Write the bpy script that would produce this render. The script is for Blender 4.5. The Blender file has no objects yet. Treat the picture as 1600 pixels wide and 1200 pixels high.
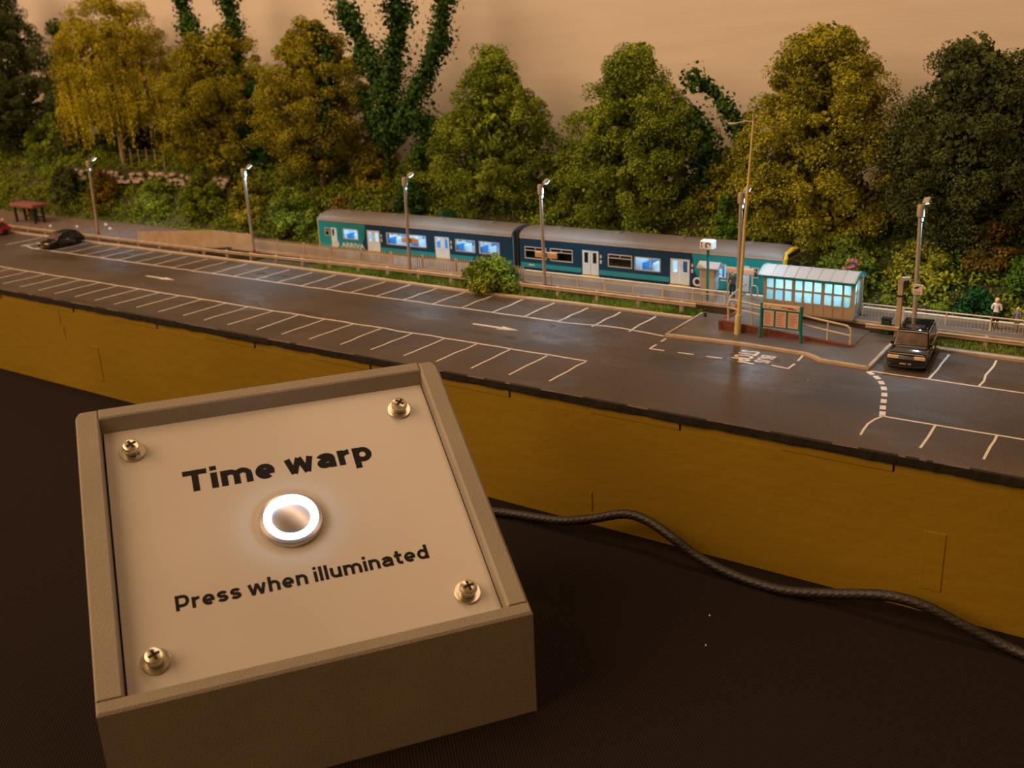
import bpy, bmesh, math, random
import numpy as np
from mathutils import Matrix, Vector

U = 0.01                      # scene units per millimetre (1 unit = 10 cm)
scene = bpy.context.scene
col = scene.collection
random.seed(7)

# ------------------------------------------------------------------ camera
cam_d = bpy.data.cameras.new('camera')
cam = bpy.data.objects.new('camera', cam_d)
col.objects.link(cam)
scene.camera = cam
R = ((0.82491, 0.56367, -0.04243), (0.15281, -0.29464, -0.94331), (-0.54422, 0.77166, -0.32919))
cr, cd, cf = Vector(R[0]), Vector(R[1]), Vector(R[2])
cf.normalize(); cr = (cr - cr.dot(cf) * cf).normalized(); cd = cf.cross(cr).normalized()
M = Matrix((cr, -cd, -cf)).transposed().to_4x4()
M.translation = Vector((0, 0, 163 * U))
cam.matrix_world = M
cam_d.sensor_fit = 'HORIZONTAL'
cam_d.sensor_width = 36.0
cam_d.lens = 36.0 * 1564.3 / 1600.0
cam_d.clip_start = 0.02
cam_d.clip_end = 200
cam_d.dof.use_dof = True
cam_d.dof.focus_distance = 3.1
cam_d.dof.aperture_fstop = 3.0

# ------------------------------------------------------------------ world and lights
world = bpy.data.worlds.new('room')
scene.world = world
world.use_nodes = True
bg = world.node_tree.nodes['Background']
bg.inputs[0].default_value = (1.0, 0.44, 0.10, 1)
bg.inputs[1].default_value = 0.17
WARM = (1.0, 0.64, 0.38)

def area(name, loc, target, sx, sy, power, color):
    d = bpy.data.lights.new(name, 'AREA')
    d.shape = 'RECTANGLE'; d.size = sx * U; d.size_y = sy * U
    d.energy = power; d.color = color
    o = bpy.data.objects.new(name, d); col.objects.link(o)
    o.location = Vector(loc) * U
    o.rotation_euler = (Vector(target) - Vector(loc)).to_track_quat('-Z', 'Y').to_euler()
    return o
area('strip_light', (-330, 315, 560), (-330, 400, 60), 1000, 90, 125, WARM)
area('room_lamp', (-900, -650, 900), (-300, 400, 60), 1300, 1000, 1900, (1.0, 0.61, 0.32))
scene.view_settings.view_transform = 'Standard'
scene.view_settings.look = 'None'
scene.view_settings.exposure = 0.0
scene.view_settings.gamma = 1.0
scene.view_settings.use_curve_mapping = False

# ------------------------------------------------------------------ materials
MATS = {}
def mat(name, c, rough=0.6, metal=0.0, var=0.12, vscale=30.0, bump=0.0, bscale=120.0, spec=0.5, c2=None,
        emit=None, estr=0.0, island=None, coat=0.0, stretch=None):
    """principled material with procedural noise variation and bump; island = list of leaf colours"""
    if name in MATS: return MATS[name]
    m = bpy.data.materials.new(name); m.use_nodes = True
    nt = m.node_tree; n = nt.nodes; l = nt.links
    b = n['Principled BSDF']
    b.inputs['Roughness'].default_value = rough
    b.inputs['Metallic'].default_value = metal
    b.inputs['Specular IOR Level'].default_value = spec
    b.inputs['Coat Weight'].default_value = coat
    tc = n.new('ShaderNodeTexCoord')
    vec = tc.outputs['Object']
    if stretch:
        mp = n.new('ShaderNodeMapping'); mp.inputs['Scale'].default_value = stretch
        l.new(vec, mp.inputs[0]); vec = mp.outputs[0]
    if island:
        g = n.new('ShaderNodeNewGeometry')
        rp = n.new('ShaderNodeValToRGB'); rp.color_ramp.interpolation = 'LINEAR'
        e = rp.color_ramp.elements
        while len(e) < len(island): e.new(0.5)
        for i, cc in enumerate(island):
            e[i].position = i / (len(island) - 1); e[i].color = (*cc, 1)
        nz = n.new('ShaderNodeTexNoise'); nz.inputs['Scale'].default_value = vscale; nz.inputs['Detail'].default_value = 2
        l.new(vec, nz.inputs['Vector'])
        ma = n.new('ShaderNodeMath'); ma.operation = 'MULTIPLY_ADD'
        l.new(g.outputs['Random Per Island'], ma.inputs[0]); ma.inputs[1].default_value = 0.55
        mb = n.new('ShaderNodeMath'); mb.operation = 'MULTIPLY_ADD'
        l.new(nz.outputs['Fac'], mb.inputs[0]); mb.inputs[1].default_value = 1.6; mb.inputs[2].default_value = -0.58
        l.new(mb.outputs[0], ma.inputs[2])
        l.new(ma.outputs[0], rp.inputs['Fac'])
        l.new(rp.outputs['Color'], b.inputs['Base Color'])
    elif var > 0 or c2:
        nz = n.new('ShaderNodeTexNoise'); nz.inputs['Scale'].default_value = vscale; nz.inputs['Detail'].default_value = 6
        l.new(vec, nz.inputs['Vector'])
        rp = n.new('ShaderNodeValToRGB')
        e = rp.color_ramp.elements
        e[0].position = 0.3; e[1].position = 0.7
        d = c2 if c2 else tuple(min(1, x * (1 + var)) for x in c)
        a0 = c if c2 else tuple(x * (1 - var) for x in c)
        e[0].color = (*a0, 1); e[1].color = (*d, 1)
        l.new(nz.outputs['Fac'], rp.inputs['Fac']); l.new(rp.outputs['Color'], b.inputs['Base Color'])
    else:
        b.inputs['Base Color'].default_value = (*c, 1)
    if bump > 0:
        nb = n.new('ShaderNodeTexNoise'); nb.inputs['Scale'].default_value = bscale; nb.inputs['Detail'].default_value = 4
        l.new(vec, nb.inputs['Vector'])
        bp = n.new('ShaderNodeBump'); bp.inputs['Strength'].default_value = bump; bp.inputs['Distance'].default_value = 0.01
        l.new(nb.outputs['Fac'], bp.inputs['Height']); l.new(bp.outputs[0], b.inputs['Normal'])
    if emit:
        b.inputs['Emission Color'].default_value = (*emit, 1); b.inputs['Emission Strength'].default_value = estr
    MATS[name] = m
    return m

def glass_mat(name, tint, mixv=0.12, rough=0.06, translucent=0.0):
    if name in MATS: return MATS[name]
    m = bpy.data.materials.new(name); m.use_nodes = True
    nt = m.node_tree; n = nt.nodes; l = nt.links
    n.remove(n['Principled BSDF']); out = n['Material Output']
    t = n.new('ShaderNodeBsdfTransparent'); t.inputs[0].default_value = (*tint, 1)
    g = n.new('ShaderNodeBsdfGlossy'); g.inputs['Roughness'].default_value = rough
    mx = n.new('ShaderNodeMixShader'); mx.inputs[0].default_value = mixv
    base = t.outputs[0]
    if translucent > 0:
        tr = n.new('ShaderNodeBsdfTranslucent')
        nz = n.new('ShaderNodeTexNoise'); nz.inputs['Scale'].default_value = 22; nz.inputs['Detail'].default_value = 3
        tc = n.new('ShaderNodeTexCoord'); l.new(tc.outputs['Object'], nz.inputs['Vector'])
        rp = n.new('ShaderNodeValToRGB'); rp.color_ramp.elements[0].position = 0.35; rp.color_ramp.elements[1].position = 0.65
        rp.color_ramp.elements[0].color = (tint[0] * .75, tint[1] * .9, tint[2], 1); rp.color_ramp.elements[1].color = (tint[0], tint[1], tint[2] * .95, 1)
        l.new(nz.outputs['Fac'], rp.inputs['Fac']); l.new(rp.outputs[0], tr.inputs[0])
        m2 = n.new('ShaderNodeMixShader'); m2.inputs[0].default_value = translucent
        l.new(t.outputs[0], m2.inputs[1]); l.new(tr.outputs[0], m2.inputs[2]); base = m2.outputs[0]
    l.new(base, mx.inputs[1]); l.new(g.outputs[0], mx.inputs[2]); l.new(mx.outputs[0], out.inputs[0])
    MATS[name] = m
    return m

# ------------------------------------------------------------------ mesh builder (millimetres)
WM = {}                                        # world matrix (mm) of each root or part
class MB:
    def __init__(s): s.v = []; s.f = []
    def add(s, vs, fs):
        o = len(s.v); s.v += [tuple(p) for p in vs]; s.f += [tuple(i + o for i in f) for f in fs]; return s
    def box(s, x0, x1, y0, y1, z0, z1, c=0.0):
        if c <= 0:
            return s.add([(x0,y0,z0),(x1,y0,z0),(x1,y1,z0),(x0,y1,z0),(x0,y0,z1),(x1,y0,z1),(x1,y1,z1),(x0,y1,z1)],
                  [(0,3,2,1),(4,5,6,7),(0,1,5,4),(1,2,6,5),(2,3,7,6),(3,0,4,7)])
        pts = []                               # chamfered box
        for z, k in ((z0, c), (z0 + c, 0), (z1 - c, 0), (z1, c)):
            pts.append([(x0+k+c*(k==0),y0+k,z),(x1-k-c*(k==0),y0+k,z),(x1-k,y0+k+c*(k==0),z),(x1-k,y1-k-c*(k==0),z),
                        (x1-k-c*(k==0),y1-k,z),(x0+k+c*(k==0),y1-k,z),(x0+k,y1-k-c*(k==0),z),(x0+k,y0+k+c*(k==0),z)])
        return s.loft(pts)
    def loft(s, rings, caps=True, closed=True):
        n = len(rings[0]); vs = [p for r in rings for p in r]; fs = []
        for i in range(len(rings) - 1):
            for j in range(n if closed else n - 1):
                k = (j + 1) % n
                fs.append((i*n+j, i*n+k, (i+1)*n+k, (i+1)*n+j))
        if caps: fs.append(tuple(range(n))[::-1]); fs.append(tuple((len(rings)-1)*n + j for j in range(n)))
        return s.add(vs, fs)
    def tube(s, pts, r, n=8, caps=True):
        pts = [Vector(p) for p in pts]; rings = []
        rr = r if isinstance(r, (list, tuple)) else [r] * len(pts)
        up = None
        for i, p in enumerate(pts):
            t = (pts[min(i+1, len(pts)-1)] - pts[max(i-1, 0)]).normalized()
            if up is None:
                up = Vector((0,0,1)) if abs(t.z) < .9 else Vector((1,0,0))
            a = t.cross(up).normalized(); b = a.cross(t).normalized(); up = b
            rings.append([tuple(p + rr[i]*(math.cos(2*math.pi*k/n)*a + math.sin(2*math.pi*k/n)*b)) for k in range(n)])
        return s.loft(rings, caps)
    def cyl(s, p0, p1, r0, r1=None, n=12): return s.tube([p0, p1], [r0, r0 if r1 is None else r1], n)
    def prism(s, poly, axis, a, b):
        def P(u, w, t): return {'x': (t,u,w), 'y': (u,t,w), 'z': (u,w,t)}[axis]
        return s.loft([[P(u,w,a) for u,w in poly], [P(u,w,b) for u,w in poly]])
    def lathe(s, prof, c=(0,0,0), n=24):
        return s.loft([[(c[0]+r*math.cos(2*math.pi*k/n), c[1]+r*math.sin(2*math.pi*k/n), c[2]+z) for k in range(n)] for r, z in prof])
    def xf(s, m): s.v = [tuple(m @ Vector(p)) for p in s.v]; return s
    def build(s, name, material, parent=None, smooth=False, world=True):
        me = bpy.data.meshes.new(name)
        vs = s.v
        if parent is not None and world:
            inv = WM[parent].inverted(); vs = [tuple(inv @ Vector(p)) for p in vs]
        me.from_pydata([(x*U, y*U, z*U) for x, y, z in vs], [], s.f)
        me.validate(); me.update()
        bm = bmesh.new(); bm.from_mesh(me); bmesh.ops.recalc_face_normals(bm, faces=bm.faces); bm.to_mesh(me); bm.free()
        return link(name, me, material, parent, smooth)

def link(name, me, material, parent=None, smooth=False):
    me.materials.append(material)
    if smooth:
        me.polygons.foreach_set('use_smooth', [True] * len(me.polygons))
        try: me.set_sharp_from_angle(angle=math.radians(40))
        except Exception: pass
    o = bpy.data.objects.new(name, me); col.objects.link(o)
    if parent is not None: o.parent = parent; WM[o] = WM[parent]
    else: WM[o] = Matrix.Identity(4)
    return o

def root(name, loc, rz=0.0, label=None, cat=None, group=None):
    o = bpy.data.objects.new(name, None); col.objects.link(o)
    o.empty_display_size = 0.02
    o.location = Vector(loc) * U; o.rotation_euler = (0, 0, rz)
    WM[o] = Matrix.Translation(Vector(loc)) @ Matrix.Rotation(rz, 4, 'Z')
    if label: tag(o, label, cat, group)
    return o
def tag(o, label=None, cat=None, group=None, kind=None):
    if label: o['label'] = label
    if cat: o['category'] = cat
    if group: o['group'] = group
    if kind: o['kind'] = kind
    return o
def struct(o, label=None): o['kind'] = 'structure'; return tag(o, label)
def copy_tree(o, parent=None):
    c = o.copy(); col.objects.link(c)
    if parent is not None: c.parent = parent
    for ch in list(o.children): copy_tree(ch, c)
    return c
def place(o, loc, rz=None):
    o.location = Vector(loc) * U
    if rz is not None: o.rotation_euler = (0, 0, rz)
    return o

def text_mesh(body, size=1.0, offset=0.0, extrude=0.0, align='CENTER', spacing=1.0):
    cu = bpy.data.curves.new('lettering', 'FONT'); cu.body = body; cu.size = size
    cu.offset = offset; cu.extrude = extrude; cu.align_x = align; cu.align_y = 'CENTER'; cu.space_character = spacing
    cu.resolution_u = 4
    o = bpy.data.objects.new('lettering', cu); col.objects.link(o)
    dg = bpy.context.evaluated_depsgraph_get()
    me = bpy.data.meshes.new_from_object(o.evaluated_get(dg))
    bpy.data.objects.remove(o); bpy.data.curves.remove(cu)
    return me
def text_part(name, body, frame, material, parent, w, h, offset=0.0, spacing=1.0, thick=0.05):
    """lettering fitted into w x h mm, placed by frame (4x4 in mm, text x/y plane)"""
    me = text_mesh(body, 1.0, offset, 0.02, spacing=spacing)
    xs = np.empty(len(me.vertices) * 3); me.vertices.foreach_get('co', xs); xs = xs.reshape(-1, 3)
    lo = xs.min(0); hi = xs.max(0); cc = (lo + hi) / 2; d = hi - lo
    F = WM[parent].inverted() @ frame
    for v in me.vertices:
        p = Vector(((v.co.x - cc[0]) * w / d[0], (v.co.y - cc[1]) * h / d[1], (v.co.z - lo[2]) / max(d[2], 1e-6) * thick))
        v.co = (F @ p) * U
    return link(name, me, material, parent)

def soup(name, V, F, material, parent=None, nper=4):
    """mesh from numpy arrays: V (n,3) mm in local space of parent, F (m,nper)"""
    me = bpy.data.meshes.new(name)
    me.vertices.add(len(V)); me.vertices.foreach_set('co', (V * U).astype(np.float32).ravel())
    me.loops.add(F.size); me.loops.foreach_set('vertex_index', F.astype(np.int32).ravel())
    me.polygons.add(len(F)); me.polygons.foreach_set('loop_start', np.arange(0, F.size, nper, dtype=np.int32))
    me.update(calc_edges=True)
    return link(name, me, material, parent)

# palette ------------------------------------------------------------
m_cloth = bpy.data.materials.new('black_weave'); m_cloth.use_nodes = True
def _cloth():
    nt = m_cloth.node_tree; n = nt.nodes; l = nt.links; b = n['Principled BSDF']
    b.inputs['Roughness'].default_value = 0.95; b.inputs['Specular IOR Level'].default_value = 0.12
    tc = n.new('ShaderNodeTexCoord')
    w1 = n.new('ShaderNodeTexWave'); w1.inputs['Scale'].default_value = 55; w1.bands_direction = 'DIAGONAL'
    w2 = n.new('ShaderNodeTexWave'); w2.inputs['Scale'].default_value = 70; w2.bands_direction = 'X'
    nz = n.new('ShaderNodeTexNoise'); nz.inputs['Scale'].default_value = 2.2; nz.inputs['Detail'].default_value = 5
    for q in (w1, w2, nz): l.new(tc.outputs['Object'], q.inputs['Vector'])
    mu = n.new('ShaderNodeMath'); mu.operation = 'MULTIPLY'
    l.new(w1.outputs['Fac'], mu.inputs[0]); l.new(w2.outputs['Fac'], mu.inputs[1])
    rp = n.new('ShaderNodeValToRGB')
    rp.color_ramp.elements[0].color = (0.010, 0.0075, 0.0078, 1); rp.color_ramp.elements[1].color = (0.046, 0.032, 0.032, 1)
    l.new(mu.outputs[0], rp.inputs['Fac']); l.new(rp.outputs[0], b.inputs['Base Color'])
    bp = n.new('ShaderNodeBump'); bp.inputs['Strength'].default_value = 0.5; bp.inputs['Distance'].default_value = 0.004
    l.new(mu.outputs[0], bp.inputs['Height']); l.new(bp.outputs[0], b.inputs['Normal'])
_cloth()
m_wall = mat('backscene_paint', (0.70, 0.64, 0.60), 0.85, var=0.04, vscale=2.0, bump=0.07, bscale=14, stretch=(1, 1, 9))
m_olive = mat('olive_paint', (0.265, 0.172, 0.010), 0.42, var=0.08, vscale=3, bump=0.30, bscale=26, stretch=(.5, 1, 1))
m_white = mat('road_paint', (0.80, 0.76, 0.72), 0.55, var=0.10, vscale=40, bump=0.1)
m_slab = mat('slab_edge', (0.014, 0.010, 0.007), 0.8, var=0.3, vscale=20, bump=0.5, bscale=40)
m_kerb = mat('kerb_concrete', (0.40, 0.31, 0.22), 0.8, c2=(0.52, 0.42, 0.31), vscale=18, bump=0.4)
m_pave = mat('wet_pavement', (0.085, 0.075, 0.068), 0.32, c2=(0.16, 0.135, 0.115), vscale=6, bump=0.15, bscale=90)
m_plat = mat('platform_asphalt', (0.14, 0.115, 0.10), 0.42, c2=(0.20, 0.17, 0.15), vscale=8, bump=0.15)
m_platwall = mat('platform_wall', (0.035, 0.028, 0.022), 0.9, c2=(0.09, 0.065, 0.05), vscale=14, bump=0.3)
m_ballast = mat('ballast_stone', (0.10, 0.08, 0.07), 0.9, c2=(0.26, 0.19, 0.17), vscale=70, bump=0.9, bscale=90)
m_soil = mat('bank_soil', (0.035, 0.038, 0.012), 0.95, c2=(0.09, 0.085, 0.025), vscale=5, bump=0.5)
m_verge = mat('verge_soil', (0.05, 0.055, 0.02), 0.95, c2=(0.10, 0.085, 0.05), vscale=8, bump=0.5)
m_greybox = mat('grey_paint', (0.30, 0.27, 0.225), 0.55, var=0.07, vscale=5, bump=0.22, bscale=210)
m_panel = mat('white_plastic', (0.55, 0.53, 0.51), 0.28, var=0.03, vscale=3, spec=0.45)
m_black = mat('black_print', (0.006, 0.006, 0.007), 0.6, var=0, spec=.2)
m_stain = mat('stainless', (0.58, 0.57, 0.60), 0.33, metal=1.0, var=0.05, vscale=40)
m_steel = mat('zinc_steel', (0.66, 0.62, 0.52), 0.30, metal=1.0, var=0.12, vscale=60)
m_dark = mat('dark_recess', (0.015, 0.012, 0.01), 0.8, var=0)
m_cable = mat('braided_cable', (0.012, 0.010, 0.010), 0.45, c2=(0.026, 0.021, 0.019), vscale=130, bump=0.2, bscale=190)
m_lampgrey = mat('lamp_grey', (0.42, 0.38, 0.33), 0.45, var=0.08, metal=0.2)
m_red = mat('red_band', (0.62, 0.05, 0.035), 0.5, var=0.1)
m_cream = mat('cream_metal', (0.62, 0.50, 0.36), 0.5, var=0.12, vscale=40)
m_tan = mat('weathered_steel', (0.36, 0.265, 0.18), 0.6, c2=(0.50, 0.39, 0.29), vscale=20)
m_palis = mat('palisade_tan', (0.42, 0.31, 0.20), 0.6, c2=(0.56, 0.43, 0.29), vscale=15)
m_teal = mat('teal_paint', (0.012, 0.19, 0.20), 0.35, var=0.06)
m_tealcab = mat('turquoise_livery', (0.008, 0.20, 0.215), 0.30, var=0.05)
m_navy = mat('navy_livery', (0.004, 0.030, 0.062), 0.40, var=0.06, spec=.3)
m_roof = mat('coach_roof', (0.165, 0.152, 0.150), 0.55, var=0.12, vscale=5, bump=0.1)
m_gutter = mat('roof_gutter', (0.36, 0.235, 0.17), 0.6, var=0.15)
m_door = mat('door_grey', (0.55, 0.57, 0.56), 0.4, var=0.05)
m_yellow = mat('warning_yellow', (0.75, 0.47, 0.03), 0.45, var=0.06)
m_rubber = mat('black_rubber', (0.012, 0.011, 0.011), 0.65, var=0)
m_under = mat('underframe_black', (0.02, 0.018, 0.016), 0.8, var=0.2)
m_seat = mat('blue_seat', (0.02, 0.20, 0.48), 0.8, var=0.15)
m_inner = mat('interior_white', (0.62, 0.68, 0.72), 0.6, var=0.04)
m_frame = mat('window_frame', (0.42, 0.37, 0.31), 0.5, var=0.05)
m_wood = mat('shelter_wood', (0.40, 0.31, 0.215), 0.6, var=0.10, vscale=20)
m_shroof = mat('shelter_roof', (0.40, 0.39, 0.40), 0.55, var=0.06, vscale=10)
m_poster = mat('poster_paper', (0.60, 0.45, 0.33), 0.6, c2=(0.72, 0.42, 0.34), vscale=60)
m_ink = mat('dark_red_ink', (0.30, 0.06, 0.05), 0.7, var=0)
m_postyellow = mat('post_yellow', (0.66, 0.58, 0.25), 0.5, var=0.10)
m_brick = mat('ramp_brick', (0.13, 0.035, 0.022), 0.75, c2=(0.22, 0.065, 0.04), vscale=50, bump=0.5)
m_carblack = mat('car_black', (0.006, 0.008, 0.012), 0.12, var=0, coat=1.0)
m_carred = mat('car_red', (0.42, 0.02, 0.025), 0.2, var=0, coat=1.0)
m_carglass = mat('car_glass', (0.055, 0.045, 0.045), 0.08, var=0.2, vscale=20)
m_chrome = mat('chrome', (0.75, 0.68, 0.58), 0.15, metal=1.0, var=0)
m_lens = mat('amber_lens', (0.80, 0.60, 0.38), 0.15, var=0.1)
m_tyre = mat('tyre', (0.012, 0.012, 0.012), 0.85, var=0)
m_trunk = mat('bark', (0.10, 0.06, 0.035), 0.9, c2=(0.20, 0.13, 0.08), vscale=30, bump=0.6)
m_birch = mat('pale_bark', (0.42, 0.32, 0.22), 0.85, c2=(0.60, 0.48, 0.34), vscale=25, bump=0.4)
m_stone = mat('wall_stone', (0.30, 0.25, 0.20), 0.9, c2=(0.55, 0.48, 0.40), vscale=12, bump=0.6)
COOL = (0.50, 0.80, 1.0)
m_led = mat('cool_led', (0.9, 0.95, 1), 0.3, var=0, emit=(0.55, 0.82, 1.0), estr=9)
m_ring = mat('ring_led', (0.9, 0.95, 1), 0.3, var=0, emit=(0.50, 0.76, 1.0), estr=15)
m_tube = mat('coach_tube', (0.9, 0.95, 1), 0.3, var=0, emit=(0.60, 0.84, 1.0), estr=26)
m_shtube = mat('shelter_tube', (0.9, 0.95, 1), 0.3, var=0, emit=(0.62, 0.90, 0.95), estr=34)
g_clear = glass_mat('coach_glass', (0.93, 0.96, 0.98), 0.05)
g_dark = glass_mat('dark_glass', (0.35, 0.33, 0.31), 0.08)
g_shel = glass_mat('shelter_glass', (0.80, 0.95, 1.0), 0.04, translucent=0.85)

# asphalt with wet, glossier patches
m_road = bpy.data.materials.new('car_park_asphalt'); m_road.use_nodes = True
def _road():
    nt = m_road.node_tree; n = nt.nodes; l = nt.links; b = n['Principled BSDF']
    tc = n.new('ShaderNodeTexCoord')
    def noise(s, d=4, st=(1,1,1)):
        mp = n.new('ShaderNodeMapping'); mp.inputs['Scale'].default_value = st
        q = n.new('ShaderNodeTexNoise'); q.inputs['Scale'].default_value = s; q.inputs['Detail'].default_value = d
        l.new(tc.outputs['Object'], mp.inputs[0]); l.new(mp.outputs[0], q.inputs['Vector']); return q.outputs['Fac']
    a = noise(2.4, 6); f = noise(130, 3); w = noise(3.0, 4, (.7, 1.5, 1)); cr_ = noise(9, 8, (.4, 1.3, 1))
    rp = n.new('ShaderNodeValToRGB'); e = rp.color_ramp.elements
    e[0].position = .3; e[1].position = .72; e[0].color = (0.058, 0.048, 0.042, 1); e[1].color = (0.112, 0.090, 0.075, 1)
    l.new(a, rp.inputs['Fac'])
    r2 = n.new('ShaderNodeValToRGB'); e = r2.color_ramp.elements
    e[0].position = .2; e[1].position = .85; e[0].color = (.75, .75, .75, 1); e[1].color = (1.25, 1.22, 1.2, 1)
    l.new(f, r2.inputs['Fac'])
    mx = n.new('ShaderNodeMix'); mx.data_type = 'RGBA'; mx.blend_type = 'MULTIPLY'; mx.inputs[0].default_value = 1
    l.new(rp.outputs[0], mx.inputs[6]); l.new(r2.outputs[0], mx.inputs[7]); l.new(mx.outputs[2], b.inputs['Base Color'])
    mr = n.new('ShaderNodeMapRange'); mr.inputs['From Min'].default_value = .50; mr.inputs['From Max'].default_value = .62
    mr.inputs['To Min'].default_value = .62; mr.inputs['To Max'].default_value = .24
    l.new(w, mr.inputs['Value']); l.new(mr.outputs[0], b.inputs['Roughness'])
    ad = n.new('ShaderNodeMath'); ad.operation = 'MULTIPLY_ADD'; ad.inputs[1].default_value = 0.6
    l.new(f, ad.inputs[0]); l.new(cr_, ad.inputs[2])
    bp = n.new('ShaderNodeBump'); bp.inputs['Strength'].default_value = .6; bp.inputs['Distance'].default_value = .009
    l.new(ad.outputs[0], bp.inputs['Height']); l.new(bp.outputs[0], b.inputs['Normal'])
_road()

# ================================================================== the setting
X0, X1 = -1150.0, 150.0                         # the layout's length
rng = np.random.default_rng(5)

# tablecloth under everything: one sheet with low folds and thickness
def make_cloth():
    mb = MB(); nx, ny = 60, 40
    xs = np.linspace(-1250, 420, nx); ys = np.linspace(-260, 560, ny)
    vs = [(x, y, -0.02 - (0.0 if y > 60 else 0.25 * abs(math.sin(x * .02 + y * .013)))) for y in ys for x in xs]
    fs = [(j*nx+i, j*nx+i+1, (j+1)*nx+i+1, (j+1)*nx+i) for j in range(ny-1) for i in range(nx-1)]
    mb.add(vs, fs)
    mb.box(-1250, 420, -260, 560, -3.2, -0.8)
    return mb.build('tablecloth', m_cloth)
tag(make_cloth(), 'black woven cloth spread over the table under the layout', 'tablecloth')

wall = struct(MB().box(X0, X1, 513, 519, 0, 420).build('wall_back', m_wall), 'plain cream painted backscene board behind the trees')

# baseboard: painted ply front with finger-joint tabs
bb = root('baseboard', (-500, 400, 0), 0, 'olive painted plywood front of the model railway board', 'baseboard')
TOP, RZ = 44.2, 47.6
mbp = MB()                                      # front skin split round the tab slots
tabs = [-28.2 - 33 - 65.9 * k for k in range(18)]
tabs = [t for t in tabs if t > X0 + 5] + [4.8, 70.7]
cuts = sorted([(t, t + 32.8) for t in tabs])
mbp.box(X0, X1, 272.0, 275.0, 0, 41.6)
prev = X0
for a_, b_ in cuts:
    if a_ - .45 > prev: mbp.box(prev, a_ - .45, 272.0, 275.0, 41.8, TOP)
    prev = min(b_ + .05, X1)
if prev < X1: mbp.box(prev, X1, 272, 275, 41.8, TOP)
mbp.box(X0, X1, 275, 512, 0, TOP - 2.5)
mbp.build('front_board', m_olive, bb)
for a_, b_ in cuts:
    MB().box(a_, min(b_, X1), 272.45, 275, 41.55, TOP, 0.05).build('tab', m_olive, bb)
for a_ in (-51.6, -447.1, -842.0):
    MB().box(a_, a_ + 6.0, 271.75, 273, 7.6, 26.0, 0.12).build('tab', m_olive, bb)
for x_, z_ in ((-160.2, 9), (-470, 38), (-468, 30)):
    MB().loft([[(x_-.5, 272, z_-4), (x_+.5, 272, z_-4), (x_+.35, 272, z_+4), (x_-.35, 272, z_+4)],
               [(x_-.2, 271.7, z_-3.4), (x_+.2, 271.7, z_-3.4), (x_+.1, 271.7, z_+3), (x_-.1, 271.7, z_+3)]]).build('paint_run', m_olive, bb)

# car park road slab with a ragged front edge
def make_road():
    mb = MB(); nx = 700
    xs = np.linspace(X0, X1, nx)
    r = np.random.default_rng(2)
    ed = np.convolve(r.normal(0, 1, nx + 20), np.ones(5) / 5, 'same')[10:-10]
    ed2 = np.convolve(r.normal(0, 1, nx + 20), np.ones(7) / 7, 'same')[10:-10]
    rows = []
    prof = [(275.5, TOP), (271.4, TOP), (271.2, 45.2), (270.9, 47.2), (271.4, RZ)]
    for k, (y, z) in enumerate(prof):
        w = (0.1, .35, .4, .3, .15)[k]
        rows.append([(x, y + w * ed[i], z + ((.55 * abs(ed2[i]) if k == 1 else .12 * ed2[i]) if k in (1, 2, 3) else 0)) for i, x in enumerate(xs)])
    for y in (290, 310, 330, 350, 374): rows.append([(x, y, RZ) for x in xs])
    rows.append([(x, 374, TOP) for x in xs])
    mb.loft(rows, caps=False, closed=False)
    o = mb.build('road', m_road); o.data.materials.append(m_slab)
    for p in o.data.polygons:
        if p.normal.z < 0.6 or p.center.y < 2.7115: p.material_index = 1
    return o
road = struct(make_road(), 'dark wet asphalt of the model car park')

# painted markings, each a part of the road
wob = np.random.default_rng(11)
def stripe(pts, w, name='bay_line'):
    pts = [Vector((p[0], p[1])) for p in pts]; L = []; Rr = []
    for i, p in enumerate(pts):
        t = (pts[min(i+1, len(pts)-1)] - pts[max(i-1, 0)]).normalized(); nrm = Vector((-t.y, t.x)) * w / 2
        L.append(p + nrm); Rr.append(p - nrm)
    mb = MB()
    rings = [[(a.x, a.y, RZ - .3), (b.x, b.y, RZ - .3), (b.x, b.y, RZ + .1), (a.x, a.y, RZ + .1)] for a, b in zip(L, Rr)]
    mb.loft(rings)
    return mb.build(name, m_white, road)
def wavy(a, b, n=5, amp=.28):
    out = []
    for i in range(n + 1):
        t = i / n; out.append((a[0] + (b[0]-a[0])*t + wob.normal(0, amp) * (0 < i < n), a[1] + (b[1]-a[1])*t + wob.normal(0, amp) * (0 < i < n)))
    return out
for k in range(34):
    x = -180.7 - 16.62 * k
    stripe(wavy((x + wob.normal(0, .4), 278.4 + wob.normal(0, .4)), (x + wob.normal(0, .3), 303.5), 4), .72)
stripe(wavy((-180.4, 304.6), (-760, 303.0), 70, .22), .78, 'edge_line')
for k in range(28):
    x = -185.0 - 16.95 * k
    stripe(wavy((x + wob.normal(0, .3), 345.4), (x + wob.normal(0, .4), 370.3 + wob.normal(0, .4)), 4), .72)
stripe([(-169.3, 346.0), (-176, 347.0), (-184, 348.0), (-190, 348.7), (-196.5, 348.6), (-207, 346.8)] + wavy((-215, 345.6), (-612, 345.2), 50, .22) + [(-622, 348), (-629, 349.5)], .78, 'edge_line')
for k in range(12):
    x = -72.8 + 16.6 * k
    if k > 0: stripe(wavy((x, 278.8), (x + wob.normal(0, .2), 298.3), 4, .2), .72)
    x = -68.0 + 15.7 * k
    stripe(wavy((x, 340.0), (x + wob.normal(0, .2), 370.2), 5, .3), .72)
stripe([(-73.4, 280.6), (-73.8, 285), (-74.0, 290), (-73.2, 295), (-71.4, 299.4)], .72)
stripe(wavy((-73, 298.5), (140, 298.4), 24, .15), .75, 'edge_line')
stripe(wavy((-87, 339.6), (140, 339.2), 24, .2), .75, 'edge_line')
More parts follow.
